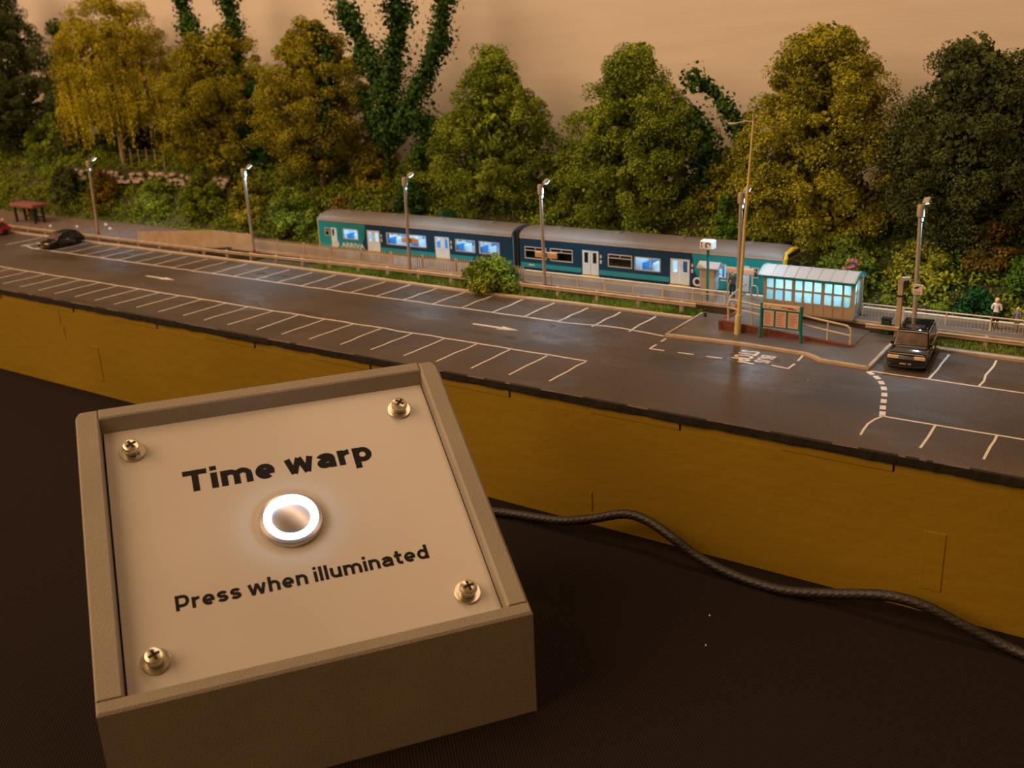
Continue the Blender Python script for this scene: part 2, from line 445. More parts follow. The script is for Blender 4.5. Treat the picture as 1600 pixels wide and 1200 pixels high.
dash = [(-86.5, 337.3), (-83.3, 333.6), (-80.6, 329.0), (-78.4, 323.8), (-76.6, 317.8), (-75.2, 311.8), (-73.9, 306.0), (-72.6, 300.8)]
for i, (x, y) in enumerate(dash):
    q = dash[min(i+1, 7)]; p = dash[max(i-1, 0)]
    t = Vector((q[0]-p[0], q[1]-p[1])).normalized()
    stripe([(x - t.x*1.7, y - t.y*1.7), (x + t.x*1.7, y + t.y*1.7)], 1.8, 'dash')
for a_, b_ in (((-167.2, 343.5), (-167, 339)), ((-166.9, 334.5), (-166.8, 329)), ((-166.8, 328.7), (-160.8, 328.9)), ((-155.2, 329.1), (-148.9, 329.4)),
               ((-143.8, 329.5), (-137.7, 329.8)), ((-131.4, 329.2), (-125.2, 328.9)), ((-119.3, 330.3), (-112.9, 329.4)), ((-112.8, 329.2), (-112.6, 335.4)), ((-112.7, 339.2), (-113.2, 346.0))):
    stripe([a_, b_], .8, 'bus_stop_dash')
def ground_frame(cx, cy):                       # letters read along -Y, tops towards +X
    return Matrix(((0, 1, 0, cx), (-1, 0, 0, cy), (0, 0, 1, RZ), (0, 0, 0, 1)))
text_part('stop_lettering', 'STOP', ground_frame(-131.6, 336.6), m_white, road, 12.6, 7.4, 0.012, thick=.12)
text_part('bus_lettering', 'BUS', ground_frame(-123.7, 335.8), m_white, road, 8.6, 5.6, 0.012, thick=.12)
for cx, cy in ((-458, 325.6), (-238, 327.0)):
    mb = MB(); z0, z1 = RZ - .2, RZ + .1
    for poly in ([(-11.5, -.7), (3.5, -.75), (3.5, .75), (-11.5, .7)], [(2.0, -2.3), (12, -.1), (2.0, 2.2), (4.2, 0)]):
        mb.prism([(cx + u, cy + w) for u, w in poly], 'z', z0, z1 + (.02 if len(poly) == 4 and poly[0][0] > 0 else 0))
    mb.build('arrow_marking', m_white, road)

# kerbs, verge, island
def ribbon(name, pts, w, z0, z1, m, parent=None):
    pts = [Vector(p) for p in pts]; rings = []
    for i, p in enumerate(pts):
        t = (pts[min(i+1, len(pts)-1)] - pts[max(i-1, 0)]).normalized(); nrm = Vector((-t.y, t.x)) * w
        rings.append([(p.x, p.y, z0), (p.x + nrm.x, p.y + nrm.y, z0), (p.x + nrm.x, p.y + nrm.y, z1), (p.x + nrm.x*.2, p.y + nrm.y*.2, z1), (p.x, p.y, z1 - .3)])
    return MB().loft(rings).build(name, m, parent)
kx = list(np.linspace(X0, -170, 80))
struct(ribbon('kerb_back', [(x, 372.2 + wob.normal(0, .12) - (2.2 * math.exp(-((x + 290) / 45) ** 2))) for x in kx], 1.7, 46.8, 48.7, m_kerb), 'pale concrete kerb along the rear parking bays')
struct(ribbon('kerb_right', [(x, 372.0 + wob.normal(0, .1)) for x in np.linspace(-88, X1, 30)], 1.9, 46.8, 48.9, m_kerb), 'pale concrete kerb behind the bays beside the black car')
isl = [(-168.3, 346.2), (-137.4, 347.6), (-111.9, 346.6), (-108.5, 344.4), (-105.2, 341.6), (-88.2, 340.4), (-88.6, 374.5), (-88.6, 382.5), (-169.2, 382.5)]
island = struct(MB().prism(isl, 'z', TOP, 48.5).build('island_pavement', m_pave), 'wet grey pavement island by the ramp')
fr = [(-169.4, 380.5), (-169.0, 362), (-168.9, 346.0), (-168.3, 345.4), (-150, 346.5), (-137.4, 347.0), (-122, 346.6), (-112.4, 345.8), (-109.0, 343.8), (-105.4, 340.9), (-96, 340.2), (-88.0, 339.7), (-87.5, 340.2), (-87.7, 355), (-87.9, 374)]
struct(ribbon('kerb_island', fr, 1.3, 46.8, 48.85, m_kerb), 'pale kerb round the pavement island')
verge = struct(MB().box(-440, X1, 373.6, 384.2, TOP, 48.1).build('verge', m_verge), 'narrow earth verge under the crash barrier')
struct(MB().box(X0, -440, 373.6, 384.2, TOP - 1.5, 45.4).build('shade_strip', m_platwall), 'dark strip coloured as the shaded gap behind the left part of the kerb')  # dark colour stands in for the shadow under the barrier
struct(MB().box(-86, X1, 373.7, 375.6, 47, 48.75).build('footway_strip', m_pave), 'thin grey footway behind the right kerb')

# platform and track bed
PZ = 52.2
def make_platform():
    mb = MB()
    mb.prism([(-500, 48.3), (-470, PZ), (X1, PZ), (X1, 46), (-500, 46)], 'y', 384.6, 405.6)
    o = mb.build('platform', m_plat); o.data.materials.append(m_platwall)
    for p in o.data.polygons:
        if abs(p.normal.y) > .5: p.material_index = 1
    return o
plat = struct(make_platform(), 'low asphalt station platform in front of the train')
MB().box(-470, X1, 403.7, 405.9, PZ - .6, PZ + .12).build('edge_line', m_white, plat)
MB().box(-470, X1, 400.6, 401.2, PZ - .2, PZ + .06).build('safety_line', mat('faded_yellow_line', (.50, .36, .13), .7, var=.15), plat)
MB().box(-468, X1, 384.3, 385.0, PZ - 1.2, PZ + .12).build('coping', m_tan, plat)
struct(MB().box(X0, X1, 384.2, 446, TOP - 2, 43.6).build('track_bed', m_ballast), 'stone ballast of the track bed')
struct(MB().box(X0, -500, 384.0, 446, TOP - 2, 48.0).build('yard_ground', m_ballast), 'pinkish stony yard ground beyond the platform end')
trk = root('railway_track', (-500, 417.5, 43.6), 0, 'railway track with dark sleepers and steel rails beside the platform', 'track')
for dy in (-4.5, 4.5):
    MB().box(-498, X1, 417.5 + dy - .35, 417.5 + dy + .35, 44.6, 46.0).build('rail', m_steel, trk)
sl = None
for k in range(126):
    x = -496 + 5.1 * k
    if sl is None:
        sl = MB().box(x - .85, x + .85, 409, 426, 43.4, 44.7).build('sleeper', m_under, trk); x0s = x
    else:
        c = sl.copy(); col.objects.link(c); c.location = (Vector((x - x0s, 0, 0)) * U)

# embankment
def hbank(x, y):
    top = 74 + 14 / (1 + np.exp((x + 520) / 40)) + 3 * np.sin(x * .021)
    t = np.clip((y - 428) / 40.0, 0, 1); t = t * t * (3 - 2 * t)
    b = np.where(x < -500, 47.6, 43.4)
    return b + (top - b) * t + 1.6 * np.sin(x * .11 + y * .07) * t + 1.2 * np.sin(y * .23 - x * .05) * t
def make_bank():
    nx, ny = 220, 26
    xs = np.linspace(X0, X1, nx); ys = np.linspace(426, 513.5, ny)
    XX, YY = np.meshgrid(xs, ys); ZZ = hbank(XX, YY)
    V = np.stack([XX, YY, ZZ], -1).reshape(-1, 3)
    B = V.copy(); B[:, 2] = 40
    idx = np.arange(nx * ny).reshape(ny, nx)
    F = [np.stack([idx[:-1, :-1], idx[:-1, 1:], idx[1:, 1:], idx[1:, :-1]], -1).reshape(-1, 4)]
    o = nx * ny
    F.append(F[0][:, ::-1] + o)
    for e in (idx[0, :], idx[-1, ::-1], idx[::-1, 0], idx[:, -1]):
        F.append(np.stack([e[:-1], e[:-1] + o, e[1:] + o, e[1:]], -1))
    ob = soup('embankment', np.concatenate([V, B]), np.concatenate(F), m_soil)
    ob.data.polygons.foreach_set('use_smooth', [True] * len(ob.data.polygons))
    return ob
struct(make_bank(), 'earth embankment rising behind the railway')

# ================================================================== foliage
def leaves(P, Nrm, size, seed, squash=0.6, jitter=0.65):
    """rhombic leaf quads at P facing roughly Nrm"""
    r = np.random.default_rng(seed); n = len(P)
    d = Nrm + jitter * r.normal(size=(n, 3)); d /= np.linalg.norm(d, axis=1, keepdims=True) + 1e-9
    t = np.cross(d, r.normal(size=(n, 3))); t /= np.linalg.norm(t, axis=1, keepdims=True) + 1e-9
    b = np.cross(d, t)
    s = (size * (0.6 + 0.8 * r.random((n, 1))))
    V = np.stack([P - t * s, P - b * s * squash + d * s * .15, P + t * s, P + b * s * squash + d * s * .15], 1).reshape(-1, 3)
    return V, np.arange(n * 4).reshape(-1, 4)

def crown_points(prof, base, ncl, per, crad, seed, ry=0.85, ymax=44, inner=.25):
    """prof: list of (z, rx, dx) bottom to top, base=(x,y); clusters on the envelope, leaves on clusters"""
    r = np.random.default_rng(seed)
    zs = np.array([p[0] for p in prof]); rs = np.array([p[1] for p in prof]); dx = np.array([p[2] for p in prof])
    # area-weighted heights
    zz = np.linspace(zs[0], zs[-1], 200); w = np.interp(zz, zs, rs) + 2; w /= w.sum()
    cz = r.choice(zz, ncl, p=w) + r.normal(0, 1, ncl)
    th = r.random(ncl) * 2 * np.pi
    rad = np.interp(cz, zs, rs) * np.where(r.random(ncl) < inner, np.sqrt(r.random(ncl)) * .8, .74 + .20 * r.random(ncl))
    yy = np.clip(rad * np.sin(th) * ry, -ymax, ymax)
    cx = base[0] + np.interp(cz, zs, dx) + rad * np.cos(th); cy = base[1] + yy
    Cn = np.stack([cx, cy, cz], 1)
    cr_ = crad * (.6 + .7 * r.random(ncl))
    d = r.normal(size=(ncl, per, 3)); d[..., 2] += .25; d /= np.linalg.norm(d, axis=2, keepdims=True)
    rr = cr_[:, None, None] * (1 - .55 * r.random((ncl, per, 1)) ** 2)
    P = (Cn[:, None, :] + d * rr * np.array([1, .95, .8])).reshape(-1, 3)
    return P, d.reshape(-1, 3), Cn

def leafmat(name, cols, vs=4.0, rough=.75):
    return mat(name, cols[0], rough, island=cols, vscale=vs, spec=.12)
lm_olive = leafmat('leaf_olive', [(0.067,0.080,0.009),(0.209,0.228,0.023),(0.380,0.389,0.034),(0.532,0.513,0.038)])
lm_gold = leafmat('leaf_gold', [(0.117,0.108,0.010),(0.316,0.297,0.020),(0.499,0.449,0.025),(0.665,0.575,0.033)])
lm_brown = leafmat('leaf_brown', [(0.072,0.076,0.009),(0.216,0.212,0.017),(0.360,0.340,0.022),(0.317,0.374,0.029)])
lm_green = leafmat('leaf_green', [(0.044,0.074,0.009),(0.132,0.206,0.022),(0.250,0.346,0.037),(0.383,0.456,0.044)])
lm_dark = leafmat('leaf_dark', [(0.023,0.038,0.011),(0.063,0.089,0.028),(0.103,0.139,0.044),(0.138,0.177,0.052)])
lm_ivy = leafmat('leaf_ivy', [(0.015,0.042,0.008),(0.032,0.089,0.017),(0.058,0.142,0.027),(0.095,0.179,0.037)])
lm_teal = leafmat('leaf_teal', [(.01,.04,.014),(.02,.09,.026),(.035,.13,.04),(.06,.17,.05)])
lm_bright = leafmat('leaf_bright', [(.04,.08,.01),(.08,.18,.02),(.13,.27,.03),(.22,.32,.04)])
lm_rust = leafmat('leaf_rust', [(.06,.06,.008),(.15,.12,.016),(.24,.14,.022),(.17,.19,.025)])
lm_under = leafmat('leaf_undergrowth', [(0.027,0.054,0.006),(0.087,0.149,0.013),(0.175,0.262,0.022),(0.284,0.322,0.027),(0.055,0.238,0.033)], 1.6)
lm_grass = leafmat('grass_blade', [(0.054,0.132,0.014),(0.144,0.246,0.027),(0.252,0.359,0.054),(0.360,0.359,0.090)], 5)
lm_pink = leafmat('petal_pink', [(.45,.08,.22),(.65,.16,.35),(.75,.30,.45)], 8)

def trunk(mb, pts, r0, r1, n=7):
    k = len(pts); mb.tube(pts, [r0 + (r1 - r0) * i / (k - 1) for i in range(k)], n); return mb

def tree(name, label, base, prof, lm, seed, ncl=150, per=120, crad=6.2, lsize=.62, tr=2.6, bark=None, group='trees along the embankment', ry=.85, extra=None, inner=.25):
    x, y = base; z0 = float(hbank(np.array(x), np.array(y))) - 2
    t = root(name, (x, y, z0), 0, label, 'tree', group)
    P, N, Cn = crown_points(prof, base, ncl, per, crad, seed, ry, inner=inner)
    P[:, 1] = np.minimum(P[:, 1], 511.5)
    loc = np.array([x, y, z0])
    V, F = leaves(P - loc, N, lsize, seed)
    Q = crown_points([(z, r_ * .66, d_) for z, r_, d_ in prof], base, ncl, 70, crad, seed + 500, ry, inner=.7)
    Q[0][:, 1] = np.minimum(Q[0][:, 1], 510)
    V2, F2 = leaves(Q[0] - loc, Q[1], 1.25, seed + 1, .8)
    soup('crown', np.concatenate([V, V2]), np.concatenate([F, F2 + len(V)]), lm, t)
    mb = MB(); r = random.Random(seed)
    top = prof[-1][0]; mid = z0 + (top - z0) * .45
    dx = prof[len(prof)//2][2]
    trunk(mb, [(x, y, z0), (x + .8, y - .5, (z0+mid)/2), (x + dx*.6, y, mid), (x + dx, y, top - (top-mid)*.3)], tr, .5)
    for i in np.linspace(0, len(Cn) - 1, 26).astype(int):
        c = Cn[i]; zb = z0 + (c[2] - z0) * .5
        trunk(mb, [(x + dx*.3, y, zb), ((x + c[0])/2, (y + c[1])/2, (zb + c[2])/2 + 2), tuple(c)], .7, .2, 5)
    mb.build('trunk', bark or m_trunk, t)
    return t

TY = 463
# tall trees from left to right
tree('dark_tree', 'tall very dark tree at the far left edge against the backscene', (-812, TY), [(96, 20, 0), (118, 42, 0), (150, 44, 0), (178, 34, 4), (205, 24, 2), (226, 9, 0)], lm_dark, 21, 210, 240, 7, .8)
tree('dark_tree', 'narrow dark tree squeezed beside the golden weeping tree', (-742, TY + 6), [(92, 10, 0), (120, 16, 0), (150, 15, 2), (170, 9, 3), (184, 3, 4)], lm_dark, 22, 60, 320, 6, .65)
t2 = tree('weeping_tree', 'golden weeping tree with a pale forked trunk above the stone wall', (-672, TY), [(112, 30, 2), (124, 48, 4), (150, 50, 6), (175, 44, 8), (190, 34, 8), (198, 14, 8)], lm_gold, 23, 185, 250, 6, .6, bark=m_birch, tr=2.2)
def weep():
    r = np.random.default_rng(77); P = []
    for k in range(520):
        th = r.random() * 2 * np.pi; rad = 50 * math.sqrt(.35 + .65 * r.random()); zt = 120 + 72 * (1 - (rad / 56) ** 3) * (.4 + .6 * r.random()); L = 18 + 26 * r.random()
        n = int(L * 1.8); s = np.linspace(0, 1, n)
        P.append(np.stack([-667 + rad*np.cos(th) + 2*s + r.normal(0, .5, n), TY + np.clip(rad*np.sin(th)*.8, -40, 42) + r.normal(0, .5, n), np.maximum(zt - s*L, 100) + r.normal(0, .3, n)], 1))
    P = np.concatenate(P); P[:, 1] = np.minimum(P[:, 1], 511.5)
    z0 = float(hbank(np.array(-672.), np.array(float(TY)))) - 2
    N = np.stack([P[:, 0] + 667, P[:, 1] - TY, np.full(len(P), 10.)], 1); N /= np.linalg.norm(N, axis=1, keepdims=True)
    V, F = leaves(P - np.array([-672, TY, z0]), N, .62, 78); soup('hanging_fronds', V, F, lm_gold, t2)
weep()
tree('brown_tree', 'low brown bushy tree between the weeping tree and the dark round bush', (-560, TY), [(88, 30, 0), (108, 46, -2), (132, 47, 0), (150, 39, 4), (164, 30, 8), (173, 12, 8)], lm_brown, 24, 170, 290, 6.4)
tree('brown_tree', 'bushy brown-green tree with a leaning crown behind the left end of the train', (-466, TY), [(90, 28, -4), (108, 42, -6), (134, 43, -4), (152, 32, 0), (166, 18, 1), (177, 5, 1)], lm_brown, 25, 170, 290, 6.2)
tree('conical_tree', 'broad conical olive-green tree directly behind the left carriage', (-331, TY), [(74, 26, 0), (88, 40, 0), (106, 39, 0), (124, 30, 0), (141, 16, 0), (156, 5, -1)], lm_green, 26, 190, 290, 5.6)
tree('conical_tree', 'wide conical green tree with a ragged top behind the right carriage', (-243, TY), [(72, 32, 0), (88, 46, 0), (106, 44, 0), (124, 34, -2), (140, 18, -2), (153, 5, -1)], lm_green, 27, 220, 290, 5.8)
tree('spreading_tree', 'biggest olive-brown tree, rising behind the lit shelter', (-152, TY), [(66, 30, 2), (84, 41, 0), (104, 40, 2), (124, 33, 4), (142, 24, 4), (153, 16, 3), (158, 5, 3)], lm_olive, 28, 270, 290, 6)
tree('dark_tree', 'large dark grey-green tree at the right edge', (-84, TY), [(72, 26, 0), (90, 36, -2), (110, 38, 0), (128, 33, 0), (142, 22, 0), (151, 8, -2)], lm_dark, 29, 240, 280, 6)

def ivy_tree(name, label, base, limbs, seed, dens=9.0, lsize=1.15, group='ivy-clad stems against the backscene'):
    """bare limbs wrapped in ivy: limbs = list of (points, girth)"""
    x, y = base; z0 = float(hbank(np.array(x), np.array(y))) - 2
    t = root(name, (x, y, z0), 0, label, 'tree', group)
    mb = MB(); r = np.random.default_rng(seed); P = []; N = []
    for pts, g in limbs:
        trunk(mb, pts, 1.3, .4, 6)
        A = np.array(pts, float)
        seg = np.linalg.norm(np.diff(A, axis=0), axis=1); L = seg.sum(); n = int(L * dens * g / 5)
        u = r.random(n) * L; cum = np.concatenate([[0], np.cumsum(seg)])
        C3 = np.stack([np.interp(u, cum, A[:, k]) for k in range(3)], 1)
        lump = .55 + .35 * np.sin(u * .23 + seed) + .35 * np.sin(u * .61 + 2 * seed) + .25 * r.random(n) + .25 * np.sin(u * 1.3)
        d = r.normal(size=(n, 3)); d /= np.linalg.norm(d, axis=1, keepdims=True)
        P.append(C3 + d * (g * np.maximum(lump, .3) * (.3 + .9 * r.random(n)))[:, None]); N.append(d)
    P = np.concatenate(P); N = np.concatenate(N); P[:, 1] = np.minimum(P[:, 1], 511.5)
    V, F = leaves(P - np.array([x, y, z0]), N, lsize, seed, .8)
    soup('ivy', V, F, lm_ivy, t); mb.build('stem', m_trunk, t)
    return t
y_ = 466
ivy_tree('ivy_column', 'shorter of two ivy columns above the brown tree', (-583, y_ + 8), [([(-583, y_+8, 84), (-584, y_+8, 150), (-590, y_+8, 178), (-596, y_+8, 198)], 7.5)], 31, 44)
ivy_tree('ivy_column', 'taller bright ivy column reaching the top of the picture', (-547, y_ + 8), [([(-547, y_+8, 84), (-548, y_+8, 140), (-546, y_+8, 172), (-549, y_+8, 212)], 8)], 32, 46)
ivy_tree('ivy_tree', 'many-armed tree clad in dark ivy left of the conical tree', (-414, y_), [
    ([(-414, y_, 86), (-412, y_, 104)], 2.2), ([(-412, y_, 104), (-411, y_, 118), (-410, y_, 132)], 9), ([(-410, y_, 128), (-420, y_, 148), (-428, y_, 165), (-440, y_, 184)], 8),
    ([(-410, y_, 125), (-404, y_, 150), (-396, y_, 172), (-399, y_, 205)], 9), ([(-402, y_, 118), (-384, y_, 138), (-368, y_, 160), (-362, y_, 188), (-366, y_, 206)], 7.6),
    ([(-412, y_, 110), (-392, y_, 118), (-380, y_, 116)], 10), ([(-390, y_, 98), (-384, y_, 104), (-376, y_, 118)], 6), ([(-420, y_, 112), (-426, y_, 124), (-430, y_, 134)], 6)], 33, 44)
ivy_tree('ivy_tree', 'ragged ivy stem leaning between the wide conical tree and the street lamp', (-190, y_ + 6), [
    ([(-190, y_+6, 74), (-187, y_+6, 100), (-193, y_+6, 118), (-206, y_+6, 134), (-218, y_+6, 139)], 5.4), ([(-191, y_+6, 108), (-186, y_+6, 122)], 4.5), ([(-205, y_, 84), (-207, y_, 106), (-213, y_, 124)], 9)], 34, 34)
ivy_tree('ivy_column', 'ivy trail on the shoulder of the leaning brown tree', (-446, y_ - 14), [([(-448, y_-14, 100), (-450, y_-10, 130), (-452, y_-4, 156), (-460, y_, 168)], 7)], 35, 34)

# undergrowth and grass: nobody could count these
def make_undergrowth():
    r = np.random.default_rng(91); P = []; N = []
    n = 1700
    mx = -910 + r.random(n) * 990; my = 433 + (r.random(n) ** .8) * 66
    mz = hbank(mx, my); mr = 3.4 + 6.4 * r.random(n) ** 1.5
    # more on the part in view
    per = 130
    d = r.normal(size=(n, per, 3)); d[..., 2] = np.abs(d[..., 2]); d /= np.linalg.norm(d, axis=2, keepdims=True)
    C3 = np.stack([mx, my, mz], 1)
    P.append((C3[:, None] + d * mr[:, None, None] * (.75 + .3 * r.random((n, per, 1)))).reshape(-1, 3)); N.append(d.reshape(-1, 3))
    m = 50000
    gx = -930 + r.random(m) * 1030; gy = 428 + r.random(m) * 80
    P.append(np.stack([gx, gy, hbank(gx, gy) + r.random(m) * 1.6], 1)); N.append(np.tile([0, -.5, 1.], (m, 1)))
    P = np.concatenate(P); N = np.concatenate(N); P[:, 1] = np.clip(P[:, 1], 427, 511)
    V, F = leaves(P, N, .85, 92)
    return soup('undergrowth', V, F, lm_under)
tag(make_undergrowth(), 'tangled green and brown undergrowth covering the embankment', 'undergrowth', kind='stuff')

def make_grass(name, x0, x1, y0, y1, n, label, h=1.6):
    r = np.random.default_rng(n); P = np.stack([x0 + r.random(n)*(x1-x0), y0 + r.random(n)*(y1-y0), np.full(n, 48.05)], 1)
    dens = .5 + .5*np.sin(P[:, 0]*.13) * np.sin(P[:, 0]*.041 + 1); P = P[r.random(n) < .35 + .65*dens]; n = len(P)
    a = r.random(n) * np.pi * 2; hh = h * (.4 + .8 * r.random(n)); w = .22
    dx = np.stack([np.cos(a)*w, np.sin(a)*w, 0*a], 1); tip = P + np.stack([r.normal(0, .5, n), r.normal(0, .5, n), hh], 1)
    V = np.stack([P - dx, P + dx, tip + dx*.3, tip - dx*.3], 1).reshape(-1, 3)
    tag(soup(name, V, np.arange(n*4).reshape(-1, 4), lm_grass), label, 'grass', kind='stuff')
make_grass('grass', -395, -169, 374.2, 383.8, 16000, 'short green grass on the verge between kerb and platform')
make_grass('grass', -88, 120, 375.8, 384.0, 12000, 'green grass strip behind the kerb right of the black car')

def shrub(label, x, y, rx, h, lm, seed, name='shrub', per=170, z=None, ncl=None, lsize=.8, flowers=None):
    z0 = (float(hbank(np.array(float(x)), np.array(float(y)))) if z is None else z) - .6
    t = root(name, (x, y, z0), 0, label, 'shrub', 'shrubs')
    prof = [(z0 + 1, rx*.8, 0), (z0 + h*.35, rx, 0), (z0 + h*.7, rx*.75, 0), (z0 + h, rx*.2, 0)]
    P, N, Cn = crown_points(prof, (x, y), ncl or int(10 + rx*h/8), per, min(4.6, rx*.42), seed, .8, 30)
    P[:, 1] = np.minimum(P[:, 1], 511)
    V, F = leaves(P - np.array([x, y, z0]), N, lsize, seed); soup('foliage', V, F, lm, t)
    mb = MB()
    for c in Cn[::max(1, len(Cn)//7)]: trunk(mb, [(x, y, z0 - 1), ((x+c[0])/2, (y+c[1])/2, (z0+c[2])/2), tuple(c)], .4, .12, 5)
    mb.build('twig', m_trunk, t)
    if flowers:
        r = np.random.default_rng(seed + 1); sel = P[r.choice(len(P), flowers)] ; sel = sel[sel[:, 1] < y + 2]
        nn = np.tile([.2, -.8, .5], (len(sel), 1)); V, F = leaves(sel + np.array([0, -1.2, .6]) - np.array([x, y, z0]), nn, .7, seed, .9, .5)
        soup('blossom', V, F, lm_pink, t)
    return t
shrub('low green bush growing through the crash barrier beside the rear bays', -277, 378.5, 15, 14, lm_green, 41, z=48, per=150, ncl=46)
shrub('pink flowering shrub just above the shelter roof', -121.5, 433, 5.5, 20, lm_under, 42, flowers=240, per=130)
shrub('bright green shrub between the wide conical tree and the street lamp', -186, 446, 6, 30, lm_bright, 43, ncl=34)
shrub('bright green shrub right of the platform signal post', -52, 446, 11, 18, lm_bright, 44)
shrub('bright green spray of leaves at the right edge by the two people', -34, 442, 7, 26, lm_bright, 45)
shrub('rusty orange bush below the stone wall', -668, 438, 12, 28, lm_rust, 46)
shrub('dark grey-green bush at the far left', -715, 440, 14, 26, lm_dark, 47)
shrub('dark round evergreen ball in the gap beside the leaning brown tree', -524, 468, 14.5, 54, lm_teal, 48, per=140, ncl=80)
shrub('blue-green rounded bush behind the middle of the left carriage', -345, 436, 12, 24, lm_teal, 49)
shrub('dark teal bush under the left conical tree trunk', -383, 448, 10, 26, lm_ivy, 50)
shrub('rusty brown bush at the left end of the train roof', -431, 440, 9, 22, lm_rust, 51)
shrub('loose green bush left of the train', -470, 438, 18, 30, lm_green, 52)
shrub('rounded green bush in front of the stone wall', -560, 440, 18, 24, lm_under, 53)
shrub('pale olive bush under the second lamp head', -512, 440, 15, 24, lm_olive, 54)
shrub('spreading green bush behind the gap between the carriages', -282, 438, 14, 26, lm_green, 55)
shrub('wide green bush behind the right carriage roof', -228, 437, 17, 24, lm_under, 56)
shrub('low green bush behind the pink flowers', -126, 442, 12, 22, lm_green, 57)
shrub('rust-tinted bush on the bank at the right', -72, 452, 10, 20, lm_rust, 58)
shrub('yellow-green bush under the large dark tree', -96, 444, 13, 17, lm_olive, 59)
shrub('small dark green bush at the foot of the bank behind the railings', -70, 432, 8, 11, lm_teal, 60)
shrub('low leafy bush beside the two people', -40, 432, 8, 10, lm_under, 61)
shrub('golden green bush at the foot of the ivy tree', -405, 440, 13, 24, lm_under, 62)
shrub('sprawling bush below the second lamp and the tan fence', -610, 440, 14, 20, lm_green, 63)

shrub('dark leafy bush behind the trunk of the golden weeping tree', -700, 486, 26, 34, lm_dark, 71, ncl=90)
shrub('dark bush filling the gap right of the golden weeping tree', -632, 486, 24, 38, lm_brown, 72, ncl=90)
shrub('dark green bush under the far left tree', -770, 470, 26, 28, lm_green, 73, ncl=80)
shrub('dark thicket at the foot of the ivy-clad tree', -392, 478, 24, 30, lm_green, 74, ncl=80)
shrub('brown thicket between the leaning brown tree and the ivy-clad tree', -430, 474, 18, 34, lm_brown, 75, ncl=70)
shrub('green thicket between the two conical trees', -288, 474, 20, 30, lm_green, 76, ncl=80)
shrub('green thicket right of the wide conical tree', -196, 470, 18, 30, lm_olive, 77, ncl=80)
# stone retaining wall half buried on the left bank
sw = root('stone_terrace', (-640, 449, 72), 0, 'pale dry stone wall half buried in the bank on the left', 'wall')
protos = []
for q in range(5):
    r = random.Random(q); bm = bmesh.new(); bmesh.ops.create_icosphere(bm, subdivisions=1, radius=1)
    for v in bm.verts:
        v.co = Vector((max(-.78, min(.78, v.co.x)) * 3.4, max(-.7, min(.7, v.co.y)) * 2.4, max(-.66, min(.66, v.co.z)) * 2.1)) * U * (1 + r.uniform(-.13, .13))
    me = bpy.data.meshes.new('stone'); bm.to_mesh(me); bm.free(); me.materials.append(m_stone); protos.append(me)
r = random.Random(3)
for row in range(3):
    for k in range(34):
        if r.random() < (.15, .22, .42)[row]: continue
        o = bpy.data.objects.new('stone', protos[r.randrange(5)]); col.objects.link(o); o.parent = sw
        o.location = Vector((-92 + k * 5.6 + row * 2.4 + r.uniform(-.5, .5), r.uniform(-1.2, .6), 2 + row * 3.0 + r.uniform(-.8, .8))) * U; o.rotation_euler = (r.uniform(-.3, .3), r.uniform(-.3, .3), r.uniform(-.5, .5)); o.scale = [r.uniform(.6, 1.15)] * 3
MB().box(-736, -540, 450.2, 453, 60, 82).build('backing', m_soil, sw)

wf = root('wooden_fence', (-640, 458, 88), 0, 'row of thin wooden fence posts on the bank above the stone wall', 'fence')
for k in range(6):
    x = -664 + k * 9.5
    MB().cyl((x, 457, 78), (x + .4, 457, 97.5 - .5*(k % 3)), .6, .5, 6).build('post', m_tan, wf)
for z in (92, 95.5): MB().cyl((-664, 457, z), (-616, 457, z), .1, .1, 4).build('wire', m_lampgrey, wf)

# ================================================================== the train
YN, YF = 408.0, 427.0                           # near and far side faces
BZ, GZ = 52.0, 67.8                             # body bottom, gutter
def side_wall(mb, x0, x1, y0, y1, z0, z1, holes):
    """solid wall between x0..x1, z0..z1 with rectangular holes (hx0,hx1,hz0,hz1)"""
    xs = sorted({x0, x1} | {h[0] for h in holes} | {h[1] for h in holes})
    for a, b in zip(xs[:-1], xs[1:]):
        m = (a + b) / 2; hs = sorted([(h[2], h[3]) for h in holes if h[0] < m < h[1]])
        z = z0
        for p, q in hs:
            if p > z + 1e-6: mb.box(a, b, y0, y1, z, p)
            z = max(z, q)
        if z < z1 - 1e-6: mb.box(a, b, y0, y1, z, z1)

def roof_ring(x, drop=0.0, n=14, ins=0.0):
    pts = []
    for k in range(n + 1):
        t = math.pi * k / n
        y = (YN + YF) / 2 - math.cos(t) * ((YF - YN) / 2 + .15 - ins)
        z = GZ + (4.4 - drop) * (math.sin(t) ** .75 if math.sin(t) > 1e-6 else 0)
        pts.append((x, y, z))
    return pts

